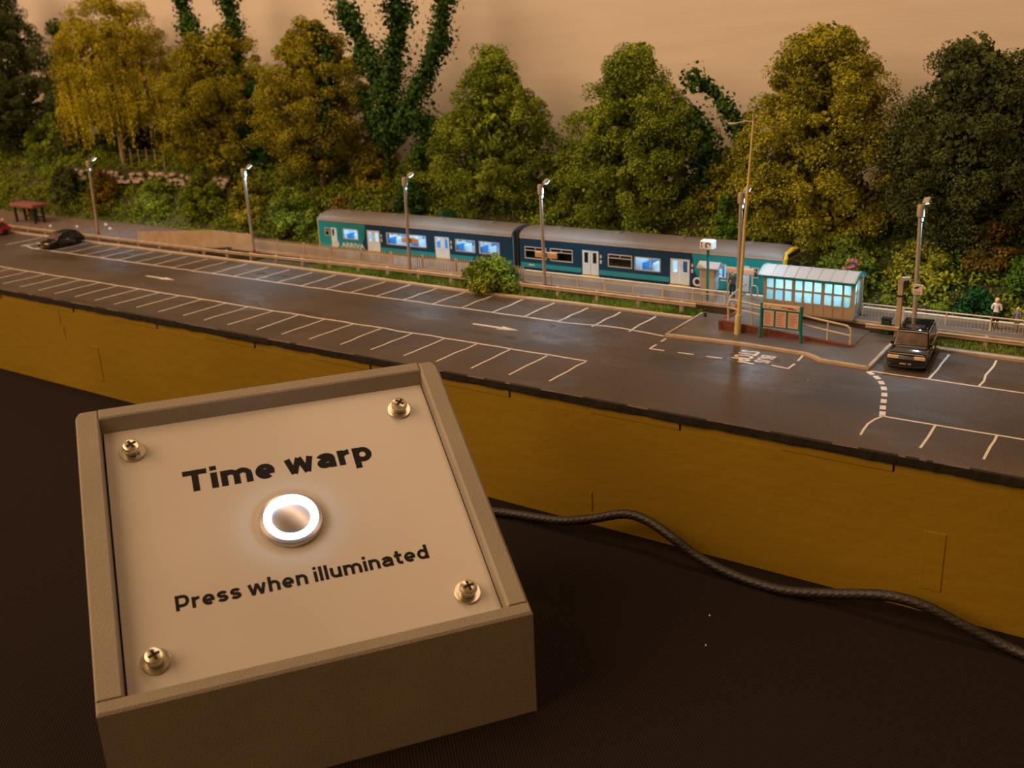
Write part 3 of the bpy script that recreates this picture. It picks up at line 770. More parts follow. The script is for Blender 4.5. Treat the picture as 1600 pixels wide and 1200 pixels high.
def coach(name, label, x0, x1, wins, doors, cabdoors, teal_spans, cab_right, lit, dark_wins):
    t = root(name, ((x0 + x1) / 2, (YN + YF) / 2, 46), 0, label, 'train carriage', 'two-car train')
    holes = [(a, b, p, q) for a, b, p, q in wins] + [(a, b, BZ + .2, 64.3) for a, b in doors] + [(a, b, BZ + .4, 63.9) for a, b in cabdoors]
    # body shell painted in bands: navy sides, teal ends, turquoise skirt stripe
    nav = MB(); 
    lo, hi = x0, x1
    for a, b in teal_spans:
        if a <= x0 + 1: lo = b
        else: hi = a
    side_wall(nav, lo, hi, YN, YN + .6, BZ, GZ, [h for h in holes if h[1] > lo and h[0] < hi])
    nav.build('body_side', m_navy, t); nav = MB()
    side_wall(nav, lo, hi, YF - .6, YF, BZ, GZ, [h for h in holes if h[1] > lo and h[0] < hi])
    nav.build('body_side', m_navy, t)
    for a, b in teal_spans:
        mb = MB(); hs = [h for h in holes if h[0] >= a - .5 and h[1] <= b + .5]
        side_wall(mb, a, b, YN, YN + .6, BZ, GZ, hs); mb.build('cab_side', m_tealcab, t)
        mb = MB(); side_wall(mb, a, b, YF - .6, YF, BZ, GZ, hs); mb.build('cab_side', m_tealcab, t)
        # slanted navy flash at the inner edge of the turquoise
        e = b if a <= x0 + 1 else a; s = -1 if a <= x0 + 1 else 1
        MB().prism([(e, BZ), (e + s*6.5, BZ), (e + s*4.0, BZ + 3.0), (e + s*1.2, BZ + 7.5), (e, GZ - 1)], 'y', YN - .05, YN + .02).build('livery_flash', m_navy, t)
    ds = sorted(doors)
    xs = [lo] + [v for d in ds for v in (d[0], d[1]) if lo <= v <= hi] + [hi]
    for a, b in zip(xs[::2], xs[1::2]):
        if b - a > 4: MB().box(a + .4, b - .4, YN - .05, YN + .05, BZ + 1.1, BZ + 3.4).build('waist_stripe', m_tealcab, t)
    MB().box(x0, x1, YN + .1, YF - .1, BZ - .9, BZ + .5).build('floor_pan', m_under, t)
    MB().box(x0 + .3, x1 - .3, YN + .7, YF - .7, BZ + .5, BZ + .9).build('cabin_floor', m_inner, t)
    # roof
    ends = [(x0, 1.4), (x0 + 2.2, .25), (x0 + 6, 0)] if not cab_right else [(x0, .3), (x0 + 1.2, 0), (x0 + 6, 0)]
    ende = [(x1 - 6, 0), (x1 - 1.2, 0), (x1, .3)] if not cab_right else [(x1 - 6, 0), (x1 - 2.2, .25), (x1, 1.4)]
    MB().loft([roof_ring(x, d) for x, d in ends + ende]).build('roof', m_roof, t, True)
    for y in (YN - .25, YF + .05): MB().box(x0 + .2, x1 - .2, y, y + .25, GZ - .35, GZ + .25).build('gutter', m_gutter, t)
    for k in range(4):
        x = x0 + 18 + k * (x1 - x0 - 36) / 3
        MB().box(x - 1.6, x + 1.6, 415.6, 419.4, GZ + 4.0, GZ + 4.75, .2).build('roof_vent', m_roof, t)
    # windows
    for a, b, p, q in wins:
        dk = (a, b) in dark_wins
        for y, s in ((YN, -1), (YF, 1)):
            f = MB(); yo = y - .12 if s < 0 else y - .08
            for bx in ((a - .35, a + .1, p - .35, q + .35), (b - .1, b + .35, p - .35, q + .35), (a, b, p - .35, p + .1), (a, b, q - .1, q + .35)):
                f.box(bx[0], bx[1], yo, yo + .2, bx[2], bx[3])
            if dk:
                zz = q - 1.5; f.box(a, b, yo, yo + .2, zz - .18, zz + .18); f.box((a+b)/2 - .18, (a+b)/2 + .18, yo, yo + .2, zz, q)
            fo = f.build('window_frame', m_frame, t)
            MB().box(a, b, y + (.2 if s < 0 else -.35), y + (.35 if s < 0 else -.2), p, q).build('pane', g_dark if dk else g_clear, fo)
    # sliding doors: two leaves each
    for a, b in doors:
        m = (a + b) / 2
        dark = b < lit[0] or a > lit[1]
        for y, s in ((YN, -1), (YF, 1)):
            for u, v in ((a, m - .12), (m + .12, b)):
                mb = MB(); yo = y + (.12 if s < 0 else -.5)
                side_wall(mb, u, v, yo, yo + .38, BZ + .2, 64.3, [(u + 1.15, v - 1.15, 58.2, 63.3)])
                d = mb.build('door', m_door, t)
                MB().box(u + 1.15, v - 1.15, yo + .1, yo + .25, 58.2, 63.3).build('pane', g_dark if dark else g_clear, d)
        MB().box(a - .4, b + .4, YN - 1.0, YN + .1, BZ - .5, BZ + .15).build('door_step', m_yellow, t)
        MB().box(b + .9, b + 1.7, YN - .12, YN + .05, 58.5, 60.2).build('door_button', m_cream, t)
        MB().box(b + .9, b + 1.7, YN - .12, YN + .05, 61.2, 62.6).build('door_notice', m_cream, t)
    for a, b in cabdoors:
        for y, s in ((YN, -1), (YF, 1)):
            mb = MB(); yo = y + (.05 if s < 0 else -.4)
            side_wall(mb, a, b, yo, yo + .38, BZ + .4, 63.9, [(a + .9, b - .9, 59.2, 62.9)])
            d = mb.build('crew_door', m_door, t)
            MB().box(a + .9, b - .9, yo + .1, yo + .25, 59.2, 62.9).build('pane', g_clear, d)
    # interior: partitions, seats, lighting tubes over the lit saloon
    for x in (x0 + .4, x1 - 1.0): MB().box(x, x + .6, YN + .6, YF - .6, BZ, GZ).build('end_wall', m_inner, t)
    for x in lit:
        if x0 + 3 < x < x1 - 3: MB().box(x - .3, x + .3, YN + .6, YF - .6, BZ + .9, GZ).build('partition', m_inner, t)
    la, lb = max(lit[0], x0 + 2), min(lit[1], x1 - 2)
    MB().box(la, lb, YN + .7, YF - .7, GZ - .4, GZ - .1).build('ceiling', m_inner, t)
    for y in (412.6, 421.6): MB().box(la + 1, lb - 1, y, y + .9, GZ - .75, GZ - .4).build('light_tube', m_tube, t)
    x = x0 + 5; k = 0
    while x < x1 - 6:
        clear = all(not (a - 2 < x < b + 2) for a, b in doors)
        if clear:
            for y in (YN + 1.4, YF - 7.4):
                s = MB().box(x, x + 3.0, y, y + 6, BZ + .9, BZ + 3.6, .2); s.box(x, x + .8, y, y + 6, BZ + 3.6, BZ + 8.6, .2)
                s.build('seat', m_seat if k % 3 == 0 else m_inner, t)
        x += 5.2; k += 1
    # bogies
    for xc in (x0 + 19, x1 - 19):
        mb = MB(); mb.box(xc - 11, xc + 11, YN + 2.2, YN + 3.2, 47.6, 50); mb.box(xc - 11, xc + 11, YF - 3.2, YF - 2.2, 47.6, 50); mb.box(xc - 2.5, xc + 2.5, YN + 2.2, YF - 2.2, 48.2, 51.2)
        bo = mb.build('bogie', m_under, t)
        for dx in (-8.5, 8.5):
            w = MB()
            for y in (413.0, 422.0): w.cyl((xc + dx, y - .6, 49.0), (xc + dx, y + .6, 49.0), 2.95, n=16)
            w.cyl((xc + dx, 412.4, 49.0), (xc + dx, 422.6, 49.0), .6, n=8)
            w.build('wheelset', m_steel, bo)
    MB().box((x0+x1)/2 - 22, (x0+x1)/2 + 22, YN + 2, YF - 2, 48.0, 51.1, .3).build('underframe_box', m_under, t)
    return t

W0, W1 = 57.8, 63.6
c1 = coach('train_carriage', 'left carriage with brightly lit windows, turquoise at its left end', -419.0, -283.8,
    [(-413.6, -410.8, 59.2, 63.2), (-399.5, -388.7, W0 + .6, W1), (-367.0, -339.8, W0, W1), (-319.5, -307.4, W0, W1), (-304.2, -292.0, W0, W1)],
    [(-381.8, -372.4), (-333.6, -324.0)], [(-409.3, -404.7)], [(-419.0, -382.6)], False, (-407, -285), [(-413.6, -410.8)])
c2 = coach('train_carriage', 'right carriage with mostly dark windows and a turquoise cab end', -279.2, -144.4,
    [(-276.0, -264.0, W0, 63.2), (-261.0, -248.8, W0, 63.4), (-228.7, -216.6, W0, 63.3), (-214.6, -202.0, W0 - .3, 63.2), (-174.8, -169.8, W0, 63.4), (-157.8, -155.2, 59.2, 63.2)],
    [(-243.2, -234.2), (-196.8, -187.2)], [(-163.2, -159.0)], [(-186.0, -144.4)], True, (-215.6, -150), [(-276.0, -264.0), (-261.0, -248.8), (-228.7, -216.6), (-157.8, -155.2)])
# cab fronts
for t, x, s in ((c1, -419.0, -1), (c2, -144.4, 1)):
    R1 = lambda dx, k: [(x + s*dx, y, z) for y, z in ((YN + k, BZ), (YN + k, GZ), (YN + 3 + k, GZ + 2.9 - k*.4), (417.5, GZ + 3.7 - k*.5), (YF - 3 - k, GZ + 2.9 - k*.4), (YF - k, GZ), (YF - k, BZ))]
    cf_ = MB().loft([R1(-.1, 0), R1(.9, .5), R1(1.4, 1.2)]).build('cab_front', m_yellow, t)
    for ya, yb in ((YN + 1.8, YN + 7.0), (YN + 7.4, YF - 7.4), (YF - 7.0, YF - 1.8)):
        MB().box(x + s*1.3 - .15, x + s*1.3 + .35, ya, yb, 60.2, 67.4, .1).build('windscreen', m_carglass, cf_)
    MB().box(x + s*1.3 - .2, x + s*1.3 + .3, YN + 2.4, YF - 2.4, 67.8, 69.9, .1).build('destination_box', m_rubber, cf_)
    for y in (YN + 3.4, YF - 3.4): MB().cyl((x + s*1.2, y, 56), (x + s*1.8, y, 56), .9, n=12).build('headlamp', m_chrome, cf_)
# corridor connection between the carriages
for q in range(5):
    x = -283.7 + q * .95
    w = .55 if q % 2 else 0
    MB().box(x, x + .9, YN + 1.2 + w, YF - 1.2 - w, BZ - .5, GZ + 2.4 - w, .3).build('gangway_bellows', m_rubber, c1 if q < 3 else c2)
# lettering on the side
def side_frame(cx, cz, y=YN - .04): return Matrix(((1, 0, 0, cx), (0, 0, -1, y), (0, 1, 0, cz), (0, 0, 0, 1)))
m_logo = mat('cream_print', (.62, .56, .46), .5, var=0)
mb = MB()
ring = lambda r_, y: [(-183.4 + r_*math.cos(2*math.pi*k/24), y, 54.6 + r_*math.sin(2*math.pi*k/24)) for k in range(24)]
mb.loft([ring(2.1, YN - .02), ring(2.1, YN - .12), ring(1.25, YN - .12), ring(1.25, YN - .02)], caps=False)
mb.build('logo_ring', m_logo, c2)
mb.v = [(x - 222.4, y, z + .1) for x, y, z in mb.v]; mb.build('logo_ring', m_logo, c1)
text_part('logo_letter', 'A', side_frame(-178.6, 54.4), m_logo, c2, 3.2, 3.0, .02)
text_part('side_lettering', 'ARRIVA', side_frame(-393.0, 54.6), m_logo, c1, 17.5, 2.8, .015)
for a_, b_ in ((-172.2, -170.0), (-169.6, -168.6), (-168.2, -166.2)): MB().box(a_, b_, YN - .1, YN + .02, 56.2, 56.75).build('print_mark', m_logo, c2)
for x in (-291.2, -272.5):
    for k in range(5): MB().box(x - 1.6 + k*.66, x - 1.15 + k*.66, YN - .1, YN + .02, 54.0, 54.8).build('print_mark', m_logo, c1 if x < -280 else c2)

# ================================================================== platform furniture
def lamp_proto():
    t = root('car_park_lamp', (0, 0, 0))
    MB().tube([(0,0,0),(0,0,10),(0,0,50)], [.95,.85,.72], 10).build('post', m_lampgrey, t, True)
    MB().cyl((0,0,3.4),(0,0,4.9), 1.02, n=12).build('red_band', m_red, t)
    MB().lathe([(.9,46.2),(1.35,46.6),(1.35,50.2),(1.15,50.8),(.2,50.9)], n=12).build('top_collar', m_lampgrey, t, True)
    MB().tube([(.3,.6,49.6),(.5,1.6,50.2),(.8,2.6,51.0)], .32, 6).build('bracket', m_lampgrey, t)
    h = MB().box(-1.2, 1.2, -1.5, 1.5, -.55, .55, .2)
    h.xf(Matrix.Translation((1.1, 3.4, 51.8)) @ Matrix.Rotation(math.radians(28), 4, 'X') @ Matrix.Rotation(math.radians(-12), 4, 'Y'))
    hd = h.build('lamp_head', m_lampgrey, t)
    g = MB().box(-.9, .9, -1.2, 1.2, -.75, -.5)
    g.xf(Matrix.Translation((1.1, 3.4, 51.8)) @ Matrix.Rotation(math.radians(28), 4, 'X') @ Matrix.Rotation(math.radians(-12), 4, 'Y'))
    g.build('lens', m_led, hd)
    MB().box(.75, 1.0, -.4, .4, 44.8, 45.9).build('post_glow', mat('post_glow_cyan', (.7, .9, 1), .3, var=0, emit=(.35, .75, .95), estr=1.6), t)  # glowing patch in place of the lit spot below the collar
    return t
LAMPS = [(-594.5, 'lamp post furthest left, rising behind the small black hatchback'), (-445.5, 'second lamp post from the left, by the end of the tan fence'),
         (-329.6, 'lamp post standing in front of the left carriage'), (-247.8, 'lamp post standing in front of the right carriage'),
         (-153.3, 'lamp post beside the tall yellow street lamp'), (-83.3, 'rightmost lamp post, with a camera warning sign, behind the black car')]
lp = lamp_proto()
for i, (x, lab) in enumerate(LAMPS):
    o = lp if i == 0 else copy_tree(lp)
    zb = 50.2 if i != 4 else 51.2
    place(o, (x, 381.6, zb - 2.2)); tag(o, lab, 'lamp post', 'car park lamp posts')
    o.rotation_euler = ((0, .06, 0), (0, -.01, 0), (0, .02, 0), (0, -.018, 0), (0, 0, 0), (0, -.03, 0))[i]
    ld = bpy.data.lights.new('lamp_light', 'SPOT'); ld.energy = 6.0; ld.color = COOL; ld.spot_size = math.radians(150); ld.spot_blend = .6; ld.shadow_soft_size = 1.0 * U
    lo = bpy.data.objects.new('lamp_light', ld); col.objects.link(lo); lo.location = Vector((x + 1.3, 384.0, 97.6)) * U

def name_sign(x, y, z, w, label, posts=False):
    t = root('station_sign', (x, y, z), 0, label, 'sign', 'station name signs')
    MB().box(x - w/2, x + w/2, y, y + .5, z - 1.35, z + 1.35, .1).build('board', m_cream, t)
    MB().box(x - w/2 + .4, x + w/2 - .4, y - .06, y + .02, z - .95, z + .55).build('lettering_strip', mat('salmon_strip', (.62, .33, .20), .6, var=.1, vscale=60), t)
    if posts:
        for dx in (-w/2 + .8, w/2 - .8): MB().cyl((x + dx, y + .7, PZ), (x + dx, y + .7, z + 1.2), .35, n=6).build('post', m_cream, t)
    return t
name_sign(-247.5, 382.6, 66.4, 12.0, 'cream name sign fixed to the lamp post in front of the right carriage')
name_sign(-329.0, 382.6, 67.1, 10.6, 'cream name sign fixed to the lamp post in front of the left carriage')
name_sign(-158.6, 396.0, 64.4, 12.4, 'cream name sign on posts behind the street lamp', True)

# tall yellow street lamp
t = root('street_lamp', (-143.8, 358.5, 48.4), 0, 'tall pale yellow street lamp leaning beside the information board', 'street lamp')
MB().tube([(-143.8,358.5,48.2),(-143.75,358.5,49.5),(-143.5,358.5,56.4)], [1.15,1.25,1.2], 10).build('base_sleeve', m_postyellow, t, True)
MB().tube([(-143.5,358.5,56.2),(-143.2,358.5,62),(-142.3,358.5,90),(-140.2,358.5,130.6)], [.85,.72,.6,.42], 10).build('post', m_postyellow, t, True)
MB().tube([(-140.2,358.5,129.4),(-143.2,358.2,129.6),(-146.8,357.9,128.8)], [.3,.26,.24], 6).build('arm', m_lampgrey, t)
MB().lathe([(.2,-1),(.75,-.6),(1.0,.2),(.8,.8),(.2,1.0)], n=12).xf(Matrix.Translation((-147.9,357.6,128.6)) @ Matrix.Diagonal((2.0,1.0,.55,1))).build('lamp_head', m_lampgrey, t, True)
MB().cyl((-140.2,358.5,130),(-140.2,358.5,132.2), .6, n=8).build('top_cap', m_lampgrey, t)

# glazed waiting shelter
SX0, SX1, SY0, SY1 = -142.4, -107.2, 382.2, 393.6
t = root('waiting_shelter', (-124.8, 388, PZ), 0, 'brightly lit glazed waiting shelter with a curved grey roof', 'shelter')
MB().box(SX0 - .6, SX1 + .6, SY0 - .5, SY1 + .5, PZ, PZ + .5).build('plinth', m_plat, t)
grp = [(SX0 + .3 + 11.75*g, SX0 + .3 + 11.75*(g+1)) for g in range(3)]
zp = [(57.4, 61.6), (62.3, 66.2)]
def glaze(along, a, b, fixed, n, thick, last):
    """one bay: n panes by 2 rows with mullions; along 'x' or 'y'"""
    def bxx(mb, u0, u1, f0, f1, z0, z1):
        return mb.box(u0, u1, f0, f1, z0, z1) if along == 'x' else mb.box(f0, f1, u0, u1, z0, z1)
    w = (b - a) / n
    for k in range(n):
        for z0, z1 in zp:
            bxx(MB(), a + k*w + .42, a + (k+1)*w - .42, fixed + .18, fixed + .36, z0, z1).build('pane', g_shel, t)
        bxx(MB(), a + k*w + .1, a + (k+1)*w - .1, fixed + .12, fixed + .4, PZ + .5, 57.0).build('lower_panel', m_wood, t)
    for k in range(n + (1 if last else 0)):
        wd = .62 if k in (0, n) else .36
        bxx(MB(), a + k*w - wd, a + k*w + wd, fixed - .1, fixed + thick, PZ + .4, 66.9).build('mullion', m_wood, t)
    for z0, z1 in ((PZ + .3, PZ + 1.0), (56.7, 57.4), (61.6, 62.3), (66.2, 66.9)):
        bxx(MB(), a, b, fixed - .02, fixed + thick - .08, z0, z1).build('rail', m_wood, t)
for g, (a, b) in enumerate(grp): glaze('x', a, b, SY0, 3, .6, g == 2)
glaze('y', SY0 + 1.0, SY1 - 1.0, SX1 - .6, 3, .6, True)
glaze('y', SY0 + 1.0, SY1 - 1.0, SX0, 3, .6, True)
for g, (a, b) in enumerate(grp):
    if g != 1: glaze('x', a, b, SY1 - .6, 3, .6, True)
def srf(x, o=0.0): return [(x, SY0 - 1.6 + (SY1 - SY0 + 3.2) * k / 12, 67.0 + o + 3.0 * math.sin(math.pi * k / 12)) for k in range(13)]
def slab(x): 
    a = srf(x, .55); b = srf(x)[::-1]; return a + b
MB().loft([slab(SX0 - 2.2), slab(SX1 + 1.4)]).build('roof', m_shroof, t, True)
for k in range(9):
    x = SX0 - 1.4 + k * (SX1 - SX0 + 2.2) / 8
    MB().loft([[(x - .16, *p[1:]) for p in srf(x, .75)] + [(x - .16, *p[1:]) for p in srf(x, .4)[::-1]], [(x + .16, *p[1:]) for p in srf(x, .75)] + [(x + .16, *p[1:]) for p in srf(x, .4)[::-1]]]).build('roof_rib', m_shroof, t)
MB().box(SX0 - 2.3, SX1 + 1.5, SY0 - 1.75, SY0 - 1.45, 66.5, 67.5).build('fascia', m_teal, t)
for x in (SX0 - 2.45, SX1 + 1.35):
    MB().loft([[(x, *p[1:]) for p in srf(x, .75)] + [(x, *p[1:]) for p in srf(x, -.35)[::-1]], [(x + .3, *p[1:]) for p in srf(x, .75)] + [(x + .3, *p[1:]) for p in srf(x, -.35)[::-1]]]).build('end_fascia', m_teal, t)
for x in (-138, -126.5, -115.5): MB().box(x, x + 5.5, 386.4, 388.6, 66.0, 66.4).build('light_tube', m_shtube, t)
MB().box(SX0 + 1, SX1 - 1, SY1 - 3.4, SY1 - 1.2, PZ + 2.6, PZ + 3.1).build('bench', m_wood, t)

# ticket kiosk
t = root('ticket_kiosk', (-172, 395.5, PZ), 0, 'small brown ticket kiosk with a pale pitched roof on the platform', 'kiosk')
MB().box(-175.2, -168.8, 393.2, 397.8, PZ, 65.0, .15).build('body', m_wood, t)
MB().prism([(392.2, 64.7), (398.8, 64.7), (398.8, 65.2), (395.5, 67.4), (392.2, 65.2)], 'x', -176.8, -167.0).build('roof', m_shroof, t)
MB().box(-168.85, -168.5, 393.8, 397.2, PZ + 3.2, 63.6).build('lit_side_panel', mat('blue_lit_side', (.45, .62, .75), .3, var=.1), t)  # pale blue paints in the cool light on the kiosk side
MB().box(-176.0, -175.2, 394, 397, 56, 64.2).build('side_panel', m_shroof, t)

# platform clock on a teal post
t = root('platform_sign', (-169.6, 388.0, PZ), 0, 'white cube sign with dark symbols on a thin teal post', 'sign')
MB().cyl((-169.6, 388, PZ), (-169.7, 388, 74.4), .62, n=8).build('post', m_teal, t)
MB().box(-172.8, -166.9, 386, 390.2, 74.3, 78.4, .55).build('cube', mat('white_enamel', (.78, .76, .74), .35, var=.03), t)
mb = MB(); ringc = lambda r_, y: [(-169.0 + r_*math.cos(2*math.pi*k/20), y, 76.5 + r_*math.sin(2*math.pi*k/20)) for k in range(15)]
A_ = ringc(1.15, 385.9); B_ = ringc(.75, 385.9)[::-1]
mb.loft([A_ + B_, [(p[0], 386.02, p[2]) for p in A_ + B_]]); mb.box(-169.9, -169.6, 385.9, 386.02, 75.4, 76.4); mb.build('symbol', m_black, t)
for z in (75.5, 76.8): MB().box(-172.0, -171.5, 385.9, 386.02, z, z + .9).build('lettering', m_ink, t)

# information board
t = root('information_board', (-126.2, 358, 48.5), 0, 'teal framed information board with three posters beside the ramp', 'notice board')
for x in (-134.1, -118.6): MB().tube([(x + (.5 if x > -130 else -.4), 357.6, 48.4), (x, 358, 54), (x, 358, 62.5)], .62, 8).build('post', m_teal, t)
MB().box(-133.6, -119.1, 357.5, 358.4, 60.4, 62.4, .12).build('header', m_cream, t)
for a_, b_, z_, m_ in ((-132.6, -131.9, 61.2, m_ink), (-131.0, -130.4, 60.9, m_black), (-126.2, -121.6, 61.3, m_ink), (-123.8, -120.4, 60.95, m_ink)): MB().box(a_, b_, 357.42, 357.52, z_, z_ + .32).build('print_mark', m_, t)
MB().box(-133.6, -119.1, 358.0, 358.5, 53.0, 60.4).build('back_panel', m_teal, t)
for k in range(3):
    x = -133.1 + k * 4.8
    p = MB().box(x, x + 4.0, 357.75, 358.02, 53.6, 59.7).build('poster', m_poster, t)
    for j in range(7):
        MB().box(x + .4, x + .4 + random.uniform(1.8, 3.2), 357.68, 357.76, 54.4 + j*.72, 54.56 + j*.72).build('text_line', m_ink, p)

# ramp with brick side wall and tubular handrails
t = root('access_ramp', (-126, 368, 48.5), 0, 'brick sided access ramp with tubular handrails leading up to the platform', 'ramp')
def rz(x): return 52.4 + (x + 150.8) / (-100 + 150.8) * (48.9 - 52.4)
MB().prism([(-150.8, 48.3), (-99.8, 48.3), (-99.8, rz(-99.8)), (-150.8, rz(-150.8))], 'y', 361.0, 362.4).build('brick_wall', m_brick, t)
MB().prism([(-151.0, 52.1), (-151.0, 52.7), (-99.6, 49.2), (-99.6, 48.6)], 'y', 360.8, 362.6).build('wall_coping', mat('coping_brick', (.20, .07, .05), .6, var=.2), t)
MB().prism([(-150.6, 48.2), (-99.9, 48.2), (-99.9, 48.7), (-150.6, 52.2)], 'y', 362.4, 384.6).build('ramp_surface', m_pave, t)
MB().box(-152.2, -150.6, 362.4, 384.6, 48.2, 52.3).build('brick_end', m_brick, t)
for j in range(5): MB().box(-152.8, -150.9, 360.9, 366, 48.5 + j*.8, 49.0 + j*.8).build('brick_course', m_brick, t)
top_z = lambda x: 61.3 + (x + 148.5) / (-102 + 148.5) * (56.2 - 61.3); mid_z = lambda x: top_z(x) - 3.5
for zf, r_ in ((top_z, .42), (mid_z, .34)):
    pts = [(x, 361.7, zf(x)) for x in np.linspace(-147.5, -102.6, 9)]
    if zf is top_z: pts = [(-149.0, 361.7, 52.4), (-149.2, 361.7, 59.4), (-148.6, 361.7, 60.9)] + pts + [(-101.3, 361.7, 55.4), (-100.9, 361.7, 54.2), (-100.9, 361.7, 48.9)]
    else: pts = [(-149.1, 361.7, mid_z(-149))] + pts + [(-101.0, 361.7, mid_z(-101))]
    MB().tube(pts, r_, 7).build('handrail', m_cream, t, True)
for x in (-139.4, -129.5, -120.0, -109.5): MB().cyl((x, 361.7, rz(x)), (x, 361.7, top_z(x)), .36, n=7).build('rail_post', m_cream, t)
MB().tube([(-151.5, 368, 52), (-151.6, 368, 59.4), (-151.2, 368.8, 60.6), (-150.6, 375, 62.0), (-150.4, 383, 62.4)], .42, 7).build('handrail', m_lampgrey, t, True)
MB().tube([(-151.4, 368, 56.4), (-150.6, 376, 58.4), (-150.4, 383, 58.8)], .36, 7).build('handrail', m_lampgrey, t, True)
MB().tube([(-153.4, 396, PZ)] + [(-151.9 - 1.5*math.cos(a), 396, 57 + 1.7*math.sin(a)) for a in np.linspace(0, math.pi, 9)] + [(-150.4, 396, PZ)], .3, 7).build('hoop_rail', m_lampgrey, t, True)

# fences -------------------------------------------------------------
def palisade(name, label, x0, x1, y, z0, h, pitch, m, postgap, group, pw=.55, sag=None, rails=(.2, .8)):
    t = root(name, ((x0+x1)/2, y, z0), 0, label, 'fence', group)
    zf = sag or (lambda x: z0)
    n = max(2, int((x1 - x0) / 24) + 1); xs = np.linspace(x0, x1, n)
    for fr_ in rails:
        MB().loft([[(x, y + .1, zf(x) + h*fr_ - .28), (x, y + .6, zf(x) + h*fr_ - .28), (x, y + .6, zf(x) + h*fr_ + .28), (x, y + .1, zf(x) + h*fr_ + .28)] for x in xs]).build('rail', m, t)
    x = x0
    while x <= x1 + .1:
        MB().box(x - .5, x + .5, y + .2, y + 1.0, zf(x) - .8, zf(x) + h + .1).build('post', m, t); x += postgap
    mb = MB(); x = x0 + pitch/2
    while x < x1:
        z = zf(x); mb.box(x - pw/2, x + pw/2, y - .08, y + .12, z + .1, z + h - .05); x += pitch
    o = mb.build('pales', m, t); o['kind'] = 'stuff'
    return t
palisade('palisade_fence', 'long tan palisade fence in front of the left carriage', -452, -262, 386, 50.9, 8.2, 1.45, m_palis, 21.2, 'platform fences')
wfz = lambda x: 49.6 - max(0, (-490 - x)) * .085
palisade('palisade_fence', 'tall close-boarded tan fence left of the second lamp post', -562, -454, 388.5, 49.6, 10.6, 1.3, m_palis, 20.7, 'platform fences', 1.12, wfz)
def railing(label, x0, x1, y, z0, h, pitch, postgap, sag=None):
    t = root('platform_railing', ((x0+x1)/2, y, z0), 0, label, 'railing', 'platform fences')
    for z, r_ in ((z0 + h, .3), (z0 + h*.72, .22), (z0 + .6, .25)): MB().cyl((x0, y, z), (x1, y, z), r_, n=6).build('rail', m_cream, t)
    x = x0
    while x <= x1 + .1: MB().cyl((x, y, z0 - 1.2), (x, y, z0 + h + .1), .34, n=6).build('post', m_cream, t); x += postgap
    mb = MB(); x = x0 + pitch
    while x < x1: mb.cyl((x, y, z0 + .6), (x, y, z0 + h*.72), .085, n=4); x += pitch
    o = mb.build('bars', m_cream, t); o['kind'] = 'stuff'
railing('thin cream railing on the platform in front of the right carriage', -261.5, -160.5, 385.6, 51.4, 6.0, 1.25, 14.4)
railing('thin cream railing on the platform right of the shelter', -105.4, 128, 391.4, 51.4, 5.9, 1.25, 15.56)
def barrier(label, x0, x1, y, zt, gap, ph):
    t = root('crash_barrier', ((x0+x1)/2, y, 48), 0, label, 'crash barrier', 'crash barriers')
    n = int((x1-x0)/30) + 2; xs = np.linspace(x0, x1, n)
    W = [(0, 0), (-.35, -.3), (-.35, -.65), (.05, -.9), (-.35, -1.15), (-.35, -1.5), (0, -1.8), (.3, -1.8), (.3, 0)]
    MB().loft([[(x, y + a, zt(x) + b) for a, b in W] for x in xs]).build('beam', m_tan, t)
    x = x0 + ph
    while x < x1: MB().box(x - .75, x + .75, y + .3, y + 1.6, 47.6, zt(x) + .15, .15).build('post', m_tan, t); x += gap
barrier('long steel crash barrier along the rear parking bays', -1000, -170.2, 377.4, lambda x: 53.4 if x > -330 else 53.4 + (x + 330) * .012 if x > -480 else 51.6, 20.6, 19.6)
barrier('steel crash barrier behind the black car on the right', -100.5, 130, 379.2, lambda x: 53.0, 26.6, 16)

# pillar-mounted screen, bin, bollard
t = root('platform_monitor', (-89, 381.5, 48), 0, 'slim grey-brown post with a hooded monitor behind the black car', 'monitor post')
MB().box(-90.2, -88.3, 380.8, 382.2, 48, 70.4, .15).build('post', m_tan, t)
MB().prism([(-90.3, 69.6), (-90.3, 70.6), (-89.3, 71.5), (-86.3, 71.7), (-86.3, 70.9), (-88.2, 70.4), (-88.2, 69.6)], 'y', 380.6, 382.6).build('hood', m_lampgrey, t)
MB().box(-88.2, -86.6, 380.8, 382.4, 67.6, 70.8, .2).build('screen', m_dark, t)
MB().box(-90.5, -87.6, 380.5, 382.5, 64.2, 64.8).build('clamp', m_dark, t)
MB().box(-87.9, -86.6, 381, 382, 62.4, 64.4, .15).build('speaker', m_dark, t)
t = root('camera_warning_sign', (-83.0, 380.4, 67.6), 0, 'small white camera warning sign on the rightmost lamp post', 'sign', 'post signs')
MB().box(-84.7, -81.3, 380.3, 380.7, 65.8, 69.6, .08).build('plate', mat('sign_white', (.72, .64, .60), .5, var=.04), t)
MB().prism([(-84.1, 67.9), (-83.0, 68.2), (-82.4, 68.75), (-82.7, 69.0), (-84.2, 68.5)], 'y', 380.2, 380.32).build('camera_symbol', m_black, t)
for z in (66.3, 66.8): MB().box(-84.2, -81.9, 380.24, 380.32, z, z + .2).build('lettering', m_ink, t)
MB().box(-84.2, -81.9, 380.24, 380.32, 69.2, 69.4).build('lettering', m_ink, t)
t = root('litter_bin', (-93.7, 383, 48.1), 0, 'dark green litter bin behind the right crash barrier', 'bin')
MB().box(-95.4, -92.0, 381.4, 384.0, 48.1, 54.4, .35).build('body', mat('bin_green', (.012, .05, .035), .5, var=.1), t)
MB().box(-95.6, -91.8, 381.2, 384.2, 54.4, 55.1, .2).build('lid', m_dark, t)
